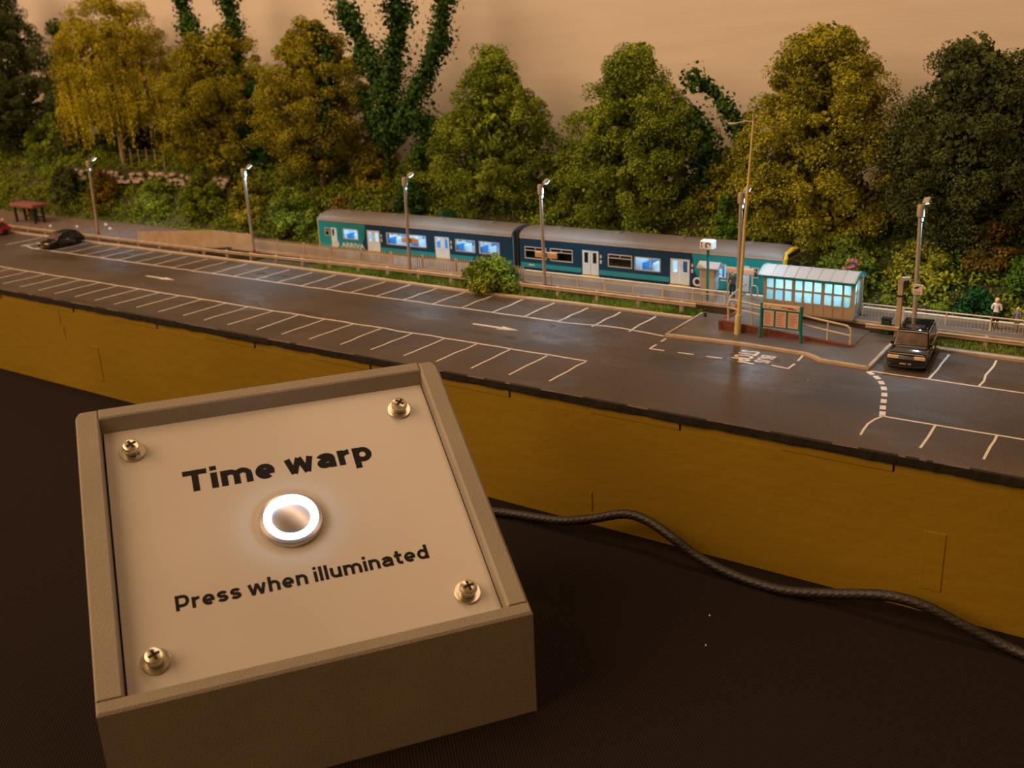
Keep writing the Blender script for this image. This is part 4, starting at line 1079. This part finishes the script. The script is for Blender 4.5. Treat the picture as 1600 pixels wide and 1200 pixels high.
t = root('bollard', (-165.4, 376.7, 48.5), 0, 'tiny dark bollard at the corner of the pavement island', 'bollard')
MB().lathe([(.75,0),(.75,.3),(.55,.5),(.55,2.4),(.72,2.6),(.6,3.2),(.2,3.4)], (-165.4,376.7,48.5), 12).build('post', m_dark, t, True)
MB().lathe([(.58,0),(.62,.05),(.62,.35),(.58,.4)], (-165.4,376.7,50.2), 12).build('band', m_lampgrey, t)
t = root('yard_shelter', (-709, 402, 48), 0, 'tiny red-roofed hut at the far left beyond the yard', 'hut')
for x in (-722, -698):
    for y in (400, 407): MB().box(x - .7, x + .7, y - .7, y + .7, 47.8, 59.6).build('post', m_under, t)
MB().box(-725, -695.5, 398, 409.5, 59.4, 62.0, .4).build('roof', mat('pink_red_roof', (.30, .11, .11), .6, var=.1), t)
MB().box(-716, -706, 406, 407.4, 47.8, 58).build('panel', m_soil, t)
MB().box(-722, -698, 406.6, 407.4, 51, 52.4).build('rail', m_under, t)
# loose bits of pale litter on the yard
r = random.Random(8)
for i, (x, y) in enumerate(((-742, 400), (-676, 398), (-640, 418), (-653, 404), (-622, 409))):
    mb = MB(); n = 6
    mb.loft([[(x + 1.4*math.cos(k*6.283/n)*r.uniform(.6,1), y + 1.4*math.sin(k*6.283/n)*r.uniform(.6,1), 48.0) for k in range(n)], [(x + .7*math.cos(k*6.283/n), y + .7*math.sin(k*6.283/n), 49.0 + r.uniform(0,.5)) for k in range(n)]])
    tag(mb.build('pale_stone', m_white), ('leftmost pale stone on the stony yard, straight below the red-roofed hut', 'pale stone on the stony yard just left of the black hatchback', 'pale stone at the foot of the bank left of the first lamp post', 'pale stone on the yard above the black hatchback', 'pale stone on the yard nearest the first lamp post')[i], 'stone', 'pale stones on the yard')

# ================================================================== cars
def car(name, label, x, y, rz_, L, Wd, H, paint, suv=True, zb=RZ, lights=True):
    t = root(name, (x, y, zb), rz_, label, 'car', 'parked cars')
    h = Wd / 2; wr = H * (.185 if suv else .2)
    ya, yb = L * .17, L * .82
    belt = H * .56; bon = H * (.57 if suv else .50); low = H * .16
    def arch(c): return [(c + (wr*1.22)*math.cos(a), wr + (wr*1.22)*math.sin(a)) for a in np.linspace(math.pi, 0, 9)]
    prof = [(0.2, low), (0.0, H*.34), (L*.015, H*.47), (L*.05, bon*.97), (L*.26, bon*1.05), (L*.30, belt*1.06), (L*.97, belt*1.04), (L*.995, H*.5), (L, H*.3), (L*.985, low)]
    prof += [p for p in arch(yb)[::-1] if p[1] > low] + [p for p in arch(ya)[::-1] if p[1] > low]
    cxp = L/2; czp = H*.36
    def ringp(xx, k): return [(xx, cxp + (p[0]-cxp)*(1-.018*k), czp + (p[1]-czp)*(1-.08*k)) for p in prof]
    mb = MB(); mb.loft([ringp(-h, 2.2), ringp(-h + .35, .8), ringp(-h + 1.2, .1), ringp(-h*.4, -.4), ringp(h*.4, -.4), ringp(h - 1.2, .1), ringp(h - .35, .8), ringp(h, 2.2)])
    mb.build('body', paint, t, True, world=False)
    # cabin
    z0, z1 = belt*1.0, H
    f0, f1 = (L*.285, L*.39) if suv else (L*.25, L*.42)
    b0, b1 = (L*.975, L*.93) if suv else (L*.97, L*.80)
    i0, i1 = h*.96, h*.82
    mb = MB()
    def rr(z, f, b, i, c=.5): return [(-i + c, f, z), (i - c, f, z), (i, f + c, z), (i, b - c, z), (i - c, b, z), (-i + c, b, z), (-i, b - c, z), (-i, f + c, z)]
    mb.loft([rr(z0, f0, b0, i0), rr(z0 + (z1-z0)*.82, f0 + (f1-f0)*.82, b0 + (b1-b0)*.82, i0 + (i1-i0)*.82), rr(z1 - .12, f1 + .2, b1 - .2, i1 - .25), rr(z1, f1 + .9, b1 - .9, i1 - .9)])
    mb.build('cabin', paint, t, True, world=False)
    def quad(nm, p, m, th):                     # thin raised panel from four corners
        a, b, c, d = [Vector(q) for q in p]; n = (b - a).cross(d - a).normalized() * th
        return MB().loft([[tuple(q - n*.5) for q in (a, b, c, d)], [tuple(q + n) for q in (a, b, c, d)]]).build(nm, m, t, world=False)
    def L_(k): return (f0 + (f1-f0)*k, b0 + (b1-b0)*k, i0 + (i1-i0)*k, z0 + (z1-z0)*k)
    A_, B_ = L_(.10), L_(.80)
    quad('windscreen', [(-A_[2]*.9, A_[0], A_[3]), (A_[2]*.9, A_[0], A_[3]), (B_[2]*.9, B_[0], B_[3]), (-B_[2]*.9, B_[0], B_[3])], mat('windscreen_glass', (.13, .10, .095), .08, var=.35, vscale=40), .08)
    quad('rear_window', [(A_[2]*.85, A_[1], A_[3]), (-A_[2]*.85, A_[1], A_[3]), (-B_[2]*.85, B_[1], B_[3]), (B_[2]*.85, B_[1], B_[3])], m_carglass, .08)
    for s in (-1, 1):
        for u, v in ((.12, .42), (.46, .72), (.76, .92)):
            ya0 = A_[0] + (A_[1]-A_[0])*u + (1.0 if u < .2 else 0); ya1 = A_[0] + (A_[1]-A_[0])*v; yb0 = B_[0] + (B_[1]-B_[0])*u; yb1 = B_[0] + (B_[1]-B_[0])*v
            p = [(s*A_[2], ya0, A_[3]), (s*A_[2], ya1, A_[3]), (s*B_[2], yb1, B_[3]), (s*B_[2], yb0, B_[3])]
            quad('side_window', p if s > 0 else p[::-1], m_carglass, .07)
        MB().box(s*(h+.1) - .55, s*(h+.1) + .55, L*.31, L*.31 + .7, belt*1.02, belt*1.02 + 1.0, .2).build('mirror', paint, t, world=False)
        for yw in (ya, yb):
            w = MB().lathe([(wr*.62, -.75), (wr*.95, -.7), (wr, -.45), (wr, .45), (wr*.95, .7), (wr*.62, .75)], n=18)
            w.xf(Matrix.Translation((s*(h - .85), yw, wr)) @ Matrix.Rotation(math.pi/2, 4, 'Y')); tw = w.build('tyre', m_tyre, t, True, world=False)
            w = MB().lathe([(wr*.12, -.62), (wr*.66, -.72), (wr*.66, .72), (wr*.12, .62)], n=12)
            w.xf(Matrix.Translation((s*(h - .85), yw, wr)) @ Matrix.Rotation(math.pi/2, 4, 'Y')); w.build('wheel_hub', m_chrome, tw, True, world=False)
        MB().box(s*h*.68 - h*.29, s*h*.68 + h*.29, -.14, .5, H*.395, H*.49, .14).build('headlight', m_lens, t, world=False)
        MB().box(s*h*.72 - h*.16, s*h*.72 + h*.16, L - .35, L + .12, H*.42, H*.54, .1).build('tail_light', m_red, t, world=False)
        MB().cyl((s*h*.72, -.1, H*.245), (s*h*.72, .4, H*.245), .32, n=8).build('fog_light', m_chrome, t, world=False)
    g = MB().box(-h*.42, h*.42, -.16, .4, H*.395, H*.475, .08).build('grille', m_rubber, t, world=False)
    for k in range(3): MB().box(-h*.40, h*.40, -.26, -.1, H*(.40 + .028*k), H*(.416 + .028*k)).build('grille_bar', m_chrome, g, world=False)
    MB().box(-h*.93, h*.93, -.35, .6, H*.215, H*.345, .25).build('bumper', paint, t, world=False)
    pl = MB().box(-h*.34, h*.34, -.5, -.3, H*.235, H*.305).build('number_plate', m_rubber, t, world=False)
    for k in range(7):
        if k != 4: MB().box(-h*.29 + k*h*.084, -h*.235 + k*h*.084, -.56, -.48, H*.25, H*.292).build('plate_mark', m_logo, pl, world=False)
    if suv:
        for s in (-1, 1): MB().tube([(s*i1*.82, f1 + 2.2, H), (s*i1*.82, f1 + 2.6, H + .4), (s*i1*.82, b1 - 2.6, H + .4), (s*i1*.82, b1 - 2.2, H)], .16, 5).build('roof_rail', m_carblack, t, world=False)
        MB().box(-i1*.6, i1*.6, f1 + 2.5, f1 + 7, H - .02, H + .1).build('sunroof', m_carglass, t, world=False)
    return t
car('four_wheel_drive_car', 'glossy black four-wheel-drive car parked beside the pavement island', -76.6, 343.2, math.radians(5), 30.5, 12.6, 12.0, m_carblack)
car('hatchback_car', 'small black hatchback parked at the left of the rear bays', -597.2, 344.0, math.radians(4), 27, 11.6, 9.8, m_carblack, False)
car('red_car', 'red car cut off by the left edge of the picture', -682.0, 344.5, math.radians(4), 26, 11.4, 9.6, m_carred, False)

# ================================================================== people
def person(label, x, y, z, H, rz_, top, legs, hair, arms='down', skin=(.55, .33, .22)):
    t = root('person', (x, y, z), rz_, label, 'person', 'people on the platform')
    h = H
    V = [(0,0,.53), (0,0,.62), (0,.0,.72), (0,0,.82), (0,0,.87), (0,-.01,.93), (0,-.01,.97),
         (.055,0,.50), (.06,-.01,.28), (.06,.01,.05), (.06,-.06,.02), (-.055,0,.50), (-.06,.01,.28), (-.06,.015,.05), (-.06,-.055,.02),
         (.115,0,.80), (.155,.0,.64), (.12,-.09,.55) if arms == 'down' else (.06,-.14,.60), (-.115,0,.80), (-.155,0,.64), (-.12,-.09,.55) if arms == 'down' else (-.06,-.14,.60)]
    E_ = [(0,1),(1,2),(2,3),(3,4),(4,5),(5,6),(0,7),(7,8),(8,9),(9,10),(0,11),(11,12),(12,13),(13,14),(3,15),(15,16),(16,17),(3,18),(18,19),(19,20)]
    rad = [(.085,.07),(.078,.062),(.095,.068),(.085,.06),(.036,.036),(.062,.07),(.055,.062),(.062,.06),(.046,.048),(.03,.032),(.025,.03),(.062,.06),(.046,.048),(.03,.032),(.025,.03),
           (.042,.042),(.035,.035),(.026,.026),(.042,.042),(.035,.035),(.026,.026)]
    me = bpy.data.meshes.new('body_rig'); me.from_pydata([(a*h*U, b*h*U, c*h*U) for a, b, c in V], E_, [])
    ob = bpy.data.objects.new('body_rig', me); col.objects.link(ob)
    sk = ob.modifiers.new('Skin', 'SKIN'); sk.use_smooth_shade = True
    for i, q in enumerate(me.skin_vertices[0].data):
        q.radius = (rad[i][0]*h*U, rad[i][1]*h*U); q.use_root = (i == 0)
    ob.modifiers.new('Sub', 'SUBSURF').levels = 2
    dg = bpy.context.evaluated_depsgraph_get(); bm_ = bpy.data.meshes.new_from_object(ob.evaluated_get(dg))
    bpy.data.objects.remove(ob); bm_.name = 'body'; bm_.materials.clear()
    o = link('body', bm_, mat('skin_%d' % int(skin[0]*100), skin, .6, var=.05), t, True)
    for m in (top, legs, m_rubber): bm_.materials.append(m)
    for p in bm_.polygons:
        c = p.center / (h*U)
        p.material_index = 0 if (c.z > .865 or (abs(c.x) > .09 and c.z < .585 and c.y < -.04)) else 1 if c.z > .56 or abs(c.x) > .11 else 2 if c.z > .05 else 3
    hm = MB()
    bmh = bmesh.new(); bmesh.ops.create_icosphere(bmh, subdivisions=2, radius=1)
    hm.add([(v.co.x*.072*h, (v.co.y*.08 + .012)*h if v.co.y > -.4 or v.co.z > .3 else -.03*h, (v.co.z*.075 + .955 - (.03 if v.co.z < -.2 and v.co.y > 0 else 0))*h) for v in bmh.verts], [[v.index for v in f.verts] for f in bmh.faces]); bmh.free()
    hm.build('hair', hair, t, True, world=False)
    for s in (-.022, .022): MB().lathe([(.001*h, -.006*h), (.008*h, 0), (.001*h, .006*h)], (s*h, -.068*h, .935*h), 6).build('eye', m_black, t, world=False)
    MB().loft([[(-.008*h, -.066*h, .91*h), (.008*h, -.066*h, .91*h), (.008*h, -.066*h, .93*h), (-.008*h, -.066*h, .93*h)], [(-.003*h, -.088*h, .912*h), (.003*h, -.088*h, .912*h), (.002*h, -.08*h, .925*h), (-.002*h, -.08*h, .925*h)]]).build('nose', MATS['skin_%d' % int(skin[0]*100)], t, world=False)
    return t
blond = mat('blond_hair', (.72, .56, .20), .7, var=.15, vscale=60)
brownh = mat('brown_hair', (.08, .04, .02), .7, var=.2)
person('person in a white top and black trousers standing behind the right railing', -57.8, 394.6, PZ, 11.6, math.radians(170), mat('white_top', (.72, .66, .62), .8, var=.05), mat('black_trousers', (.012, .012, .014), .8, var=0), blond, 'fold')
person('small child in a purple top standing at the right edge of the platform', -50.6, 394.4, PZ, 8.9, math.radians(160), mat('purple_top', (.20, .17, .26), .8, var=.05), mat('grey_trousers', (.22, .19, .18), .8, var=0), blond)
person('person in a dark brown coat standing beside the ticket kiosk', -161.8, 396.4, PZ, 11.4, math.radians(20), mat('brown_coat', (.075, .05, .04), .8, var=.15), mat('dark_trousers', (.02, .02, .025), .8, var=0), brownh)

# ================================================================== control box in the foreground
AB = math.radians(54.457); SL = math.radians(29.58)
BW, BD, HF, HB = 100.6, 76.6, 28.8, 72.3
cb = root('control_box', (-179.6, 94.4, 0), AB, 'grey wooden control box with a sloping white panel and lit push button', 'control box')
def hz(v): return HF + v * math.tan(SL)          # height of the rim at horizontal depth v
FT, BT, LT, RT = 3.0, 3.0, 5.8, 5.6
def wallp(u0, u1, v0, v1, nm, c=.35):
    mb = MB(); k = c
    r0 = [(u0, v0, 0), (u1, v0, 0), (u1, v1, 0), (u0, v1, 0)]
    r1 = [(u0, v0, hz(v0) - k), (u1, v0, hz(v0) - k), (u1, v1, hz(v1) - k), (u0, v1, hz(v1) - k)]
    r2 = [(u0 + k, v0 + k, hz(v0 + k)), (u1 - k, v0 + k, hz(v0 + k)), (u1 - k, v1 - k, hz(v1 - k)), (u0 + k, v1 - k, hz(v1 - k))]
    return mb.loft([r0, r1, r2]).build(nm, m_greybox, cb, world=False)
wallp(0, BW, 0, FT, 'front_panel', .45)
wallp(LT + .06, BW - RT - .06, BD - BT, BD, 'back_panel', .3)
def side_panel(u0, u1, rl, rr_, k):
    v0, v1 = FT + .04, BD
    plan = [(u0, v0), (u1, v0)] + [(u1 - rr_ + rr_*math.cos(a), v1 - rr_ + rr_*math.sin(a)) for a in np.linspace(0, math.pi/2, 7)] + [(u0 + rl - rl*math.sin(a), v1 - rl + rl*math.cos(a)) for a in np.linspace(0, math.pi/2, 7)]
    uc = (u0 + u1) / 2; hw = (u1 - u0) / 2
    ins = [(uc + (u - uc) * (1 - k / hw), min(max(v, v0), v1 - k)) for u, v in plan]
    MB().loft([[(u, v, 0) for u, v in plan], [(u, v, hz(v) - k) for u, v in plan], [(u, v, hz(v)) for u, v in ins]]).build('side_panel', m_greybox, cb, world=False)
side_panel(0, LT, 2.2, .3, .45)
side_panel(BW - RT, BW, .3, 3.6, .7)
MB().box(LT, BW - RT, FT, BD - BT, 0.2, 2.2).build('bottom', m_greybox, cb, world=False)
# panel frame: x along the box, y up the slope, z normal; origin at the rim's front left corner
Fp = Matrix.Translation((0, 0, HF)) @ Matrix.Rotation(SL, 4, 'X')
PD = -4.0
pn = MB().box(LT + .45, BW - RT - .25, 4.6, 85.3, PD - 3, PD, .12).xf(Fp).build('fascia_panel', m_panel, cb, world=False)
# grotesque lettering drawn as strokes: x-height 1, stem weight w
def glyph(c, w):
    h = w / 2; S = []
    def arc(cx, cy, rx, ry, a0, a1, n=18): return [(cx + rx*math.cos(math.radians(a0 + (a1-a0)*k/n)), cy + ry*math.sin(math.radians(a0 + (a1-a0)*k/n))) for k in range(n + 1)]
    W = 1.1
    if c == ' ': return [], .42
    if c in 'il':
        W = w; S.append([(h, 0), (h, 1.0 if c == 'i' else 1.38)])
        if c == 'i': S.append([(h, 1.14), (h, 1.42)])
    elif c == 'T': W = 1.32; S += [[(0, 1.38 - h*.92), (W, 1.38 - h*.92)], [(W/2, 0), (W/2, 1.38 - h)]]
    elif c == 'P':
        W = 1.22; r = (1.38 - .48 - w*.3) / 2
        S += [[(h, 0), (h, 1.38)], [(h, 1.38 - h*.9), (W - r - h, 1.38 - h*.9)] + arc(W - r - h, 1.38 - h*.9 - r, r, r, 90, -90)[1:] + [(h, 1.38 - h*.9 - 2*r)]]
    elif c in 'nhm':
        W = 1.06 if c != 'm' else 1.74
        S.append([(h, 0), (h, 1.38 if c == 'h' else 1.0)])
        e = [h, W - h] if c != 'm' else [h, W/2, W - h]
        for p, q in zip(e[:-1], e[1:]): S.append(arc((p+q)/2, .56, (q-p)/2, .44 - h*.9, 180, 0) + [(q, 0)])
    elif c == 'u': W = 1.06; S += [[(W - h, 0), (W - h, 1)], [(h, 1)] + arc(W/2, .44, W/2 - h, .44 - h*.9, 180, 360)]
    elif c == 'r': W = .72; S += [[(h, 0), (h, 1)], arc(W - .04, .52, W - .04 - h, .48 - h*.9, 180, 88)]
    elif c == 'e': S += [arc(W/2, .5, W/2 - h, .5 - h*.9, 0, 310, 34), [(h, .47), (W - h*.2, .47)]]
    elif c in 'pd':
        S.append(arc(W/2, .5, W/2 - h, .5 - h*.9, 0, 360, 36)); x = h if c == 'p' else W - h
        S.append([(x, -.38), (x, 1)] if c == 'p' else [(x, 0), (x, 1.38)])
    elif c == 'a':
        W = 1.08; S += [[(W - h, 0), (W - h, .66)], arc(W/2, .64, W/2 - h, .36 - h*.9, 168, 0),
              [(W - h, .58), (W*.52, .56)] + arc(W*.40, .33 - h*.02, W*.40 - h, .33 - h*.9, 90, 270)[1:] + [(W*.6, h*.9 + .03), (W - h, .26)]]
    elif c == 's':
        W = .98; r = (1 - w*.9) / 4
        S.append(arc(W/2, 1 - h*.9 - r, W/2 - h, r, 18, 262, 20) + arc(W/2, h*.9 + r, W/2 - h, r, 82, -162, 20))
    elif c == 't': W = .74; S += [[(.16 + h, 1.3), (.16 + h, .34)] + arc(.16 + h + .24, .34, .24, .34 - h*.9, 180, 270)[1:] + [(W, h*.9)], [(0, 1 - h*.8), (W, 1 - h*.8)]]
    elif c == 'w':
        W = 1.66; k = w*.46; pts = [(k, 1), (W*.27, 0), (W/2, 1), (W*.73, 0), (W - k, 1)]
        S += [[p, q] for p, q in zip(pts[:-1], pts[1:])]
    return S, W
def ptext(nm, body, u0, u1, base, xh, w, gap):
    mb = MB(); x = 0.0; strokes = []
    for c in body:
        S, W = glyph(c, w)
        strokes += [[(px + x, py) for px, py in st] for st in S]; x += W + (gap if c != ' ' else 0)
    x -= gap; kx_ = (u1 - u0) / x
    for si, st in enumerate(strokes):
        P2 = [Vector(p) for p in st]; L, Rg = [], []
        n = len(P2)
        for i, p in enumerate(P2):
            t_ = (P2[min(i+1, n-1)] - P2[max(i-1, 0)])
            if (P2[0] - P2[-1]).length < 1e-6 and i in (0, n - 1): t_ = P2[1] - P2[-2]
            t_.normalize(); nn = Vector((-t_.y, t_.x))
            ww = w/2 * (1.0 - .12 * abs(t_.x))
            L.append(p + nn*ww); Rg.append(p - nn*ww)
        f = lambda q, z: (u0 + q.x*kx_, base + q.y*xh, z)
        mb.loft([[f(a, PD - .02), f(b, PD - .02), f(b, PD + .03 + .002*(si % 9)), f(a, PD + .03 + .002*(si % 9))] for a, b in zip(L, Rg)])
    return mb.xf(Fp).build(nm, m_black, pn, world=False)
ptext('title_lettering', 'Time warp', 24.6, 74.7, 57.9, 5.15, .37, .17)
ptext('instruction_lettering', 'Press when illuminated', 18.7, 81.2, 23.6, 3.1, .32, .19)
# illuminated push button
def lat(prof, u, v, nm, m, par, z=PD, n=40): return MB().lathe(prof, n=n).xf(Fp @ Matrix.Translation((u, v, z))).build(nm, m, par, True, world=False)
bu, bv = 49.4, 43.0
bt = lat([(8.2, 0), (8.2, 1.0), (7.9, 1.5), (6.95, 1.8), (6.9, 1.4), (.1, 1.4)], bu, bv, 'push_button', m_stain, cb, n=56)
MB().loft([[(r_*math.cos(2*math.pi*k/56), r_*math.sin(2*math.pi*k/56), z) for k in range(56)] for r_, z in ((6.95, 1.3), (6.9, 2.2), (6.5, 2.6), (5.7, 2.6), (5.3, 2.2), (5.2, 1.3))], caps=False).xf(Fp @ Matrix.Translation((bu, bv, PD))).build('light_ring', m_ring, bt, True, world=False)
lat([(5.15, 1.3), (5.15, 1.9), (4.9, 2.05), (.1, 2.0)], bu, bv, 'button_cap', m_stain, bt, n=48)
# four screws with spring and flat washers
def screw(u, v, rot):
    w = lat([(3.3, 0), (3.35, .1), (3.35, .5), (3.25, .6), (1.2, .6)], u, v, 'washer', m_steel, cb)
    for k, dz in ((0, .6), (1, 1.15)):
        hx = [((1.75)*math.cos(a), (1.75)*math.sin(a), dz + .25 + .28*a/6.283) for a in np.linspace(.1, 6.1, 22)]
        MB().tube(hx, .33, 6).xf(Fp @ Matrix.Translation((u, v, PD)) @ Matrix.Rotation(rot, 4, 'Z')).build('spring_washer', m_steel, w, True, world=False)
    h = lat([(.9, .4), (1.2, 1.9), (2.1, 1.9), (2.25, 2.1), (2.25, 2.8), (2.05, 3.25), (1.5, 3.5), (.1, 3.62)], u, v, 'screw_head', m_steel, w)
    for a in (0, math.pi/2):
        MB().box(-1.35, 1.35, -.34, .34, 3.2, 3.68, .05).xf(Fp @ Matrix.Translation((u, v, PD)) @ Matrix.Rotation(rot + a, 4, 'Z')).build('cross_recess', m_dark, h, world=False)
for u, v, a in ((13.1, 74.4, .5), (86.0, 74.0, .8), (87.6, 11.4, .15), (12.9, 11.8, .35)): screw(u, v, a)

# black braided cable from the back of the box along the foot of the board
ctl = [(-236, 236, 8), (-218, 250, 2.6), (-204, 257, 1.9), (-188.0, 261.6, 1.9), (-168.4, 262.6, 3.6), (-155.6, 263, 7.2), (-143.5, 264.5, 11.4), (-134.6, 264, 11.4), (-124.8, 262, 8.8), (-115.8, 262, 4.3), (-103, 261.2, 1.7), (-87.8, 260.4, 1.6), (-73.2, 262, 3.9), (-58.8, 262, 7.8), (-48.4, 262, 8.0), (-38.1, 262, 5.2), (-28.1, 262, 2.4), (-18, 260, 1.6), (0, 254, 1.6), (40, 236, 1.6), (110, 200, 1.6)]
def spline(P, n=8):
    out = []
    for i in range(len(P) - 1):
        p0, p1, p2, p3 = [Vector(P[max(0, min(len(P)-1, i + k))]) for k in (-1, 0, 1, 2)]
        for j in range(n):
            t_ = j / n
            out.append(.5*((2*p1) + (p2-p0)*t_ + (2*p0-5*p1+4*p2-p3)*t_*t_ + (3*p1-p0-3*p2+p3)*t_**3))
    return out + [Vector(P[-1])]
def braided(ctl, r, n=24, step=.42):
    P = spline(ctl, 14); out = [P[0]]; acc = 0.0                 # resample evenly, then emboss two crossing helices
    for a, b in zip(P[:-1], P[1:]):
        d = (b - a).length
        while acc + d >= step:
            a = a + (b - a).normalized() * (step - acc); d = (b - a).length; acc = 0.0; out.append(a.copy())
        acc += d
    rings = []; up = Vector((0, 0, 1))
    for i, p in enumerate(out):
        t_ = (out[min(i+1, len(out)-1)] - out[max(i-1, 0)]).normalized()
        a = t_.cross(up).normalized(); b = a.cross(t_); up = b
        ring = []
        for k in range(n):
            th = 2*math.pi*k/n; ph = i*step*2.6
            w = max(math.sin(6*th + ph), math.sin(6*th - ph))
            ring.append(tuple(p + (r + .13*w) * (math.cos(th)*a + math.sin(th)*b)))
        rings.append(ring)
    return MB().loft(rings)
tag(braided(ctl, 1.48).build('braided_cable', m_cable, None, True), 'black braided cable curling along the foot of the olive board', 'cable')
r = random.Random(4)
for i, (x, y) in enumerate(((-101.5, 239.0), (-96.2, 224.5))):
    mb = MB(); mb.loft([[(x + .3*math.cos(k), y + .3*math.sin(k), 0) for k in range(6)], [(x + .15*math.cos(k), y + .15*math.sin(k), .3) for k in range(6)]])
    tag(mb.build('lint_speck', m_white), ('tiny white lint speck on the cloth nearer the cable', 'tiny white lint speck on the cloth nearer the bottom edge')[i], 'lint', 'specks of lint on the cloth')
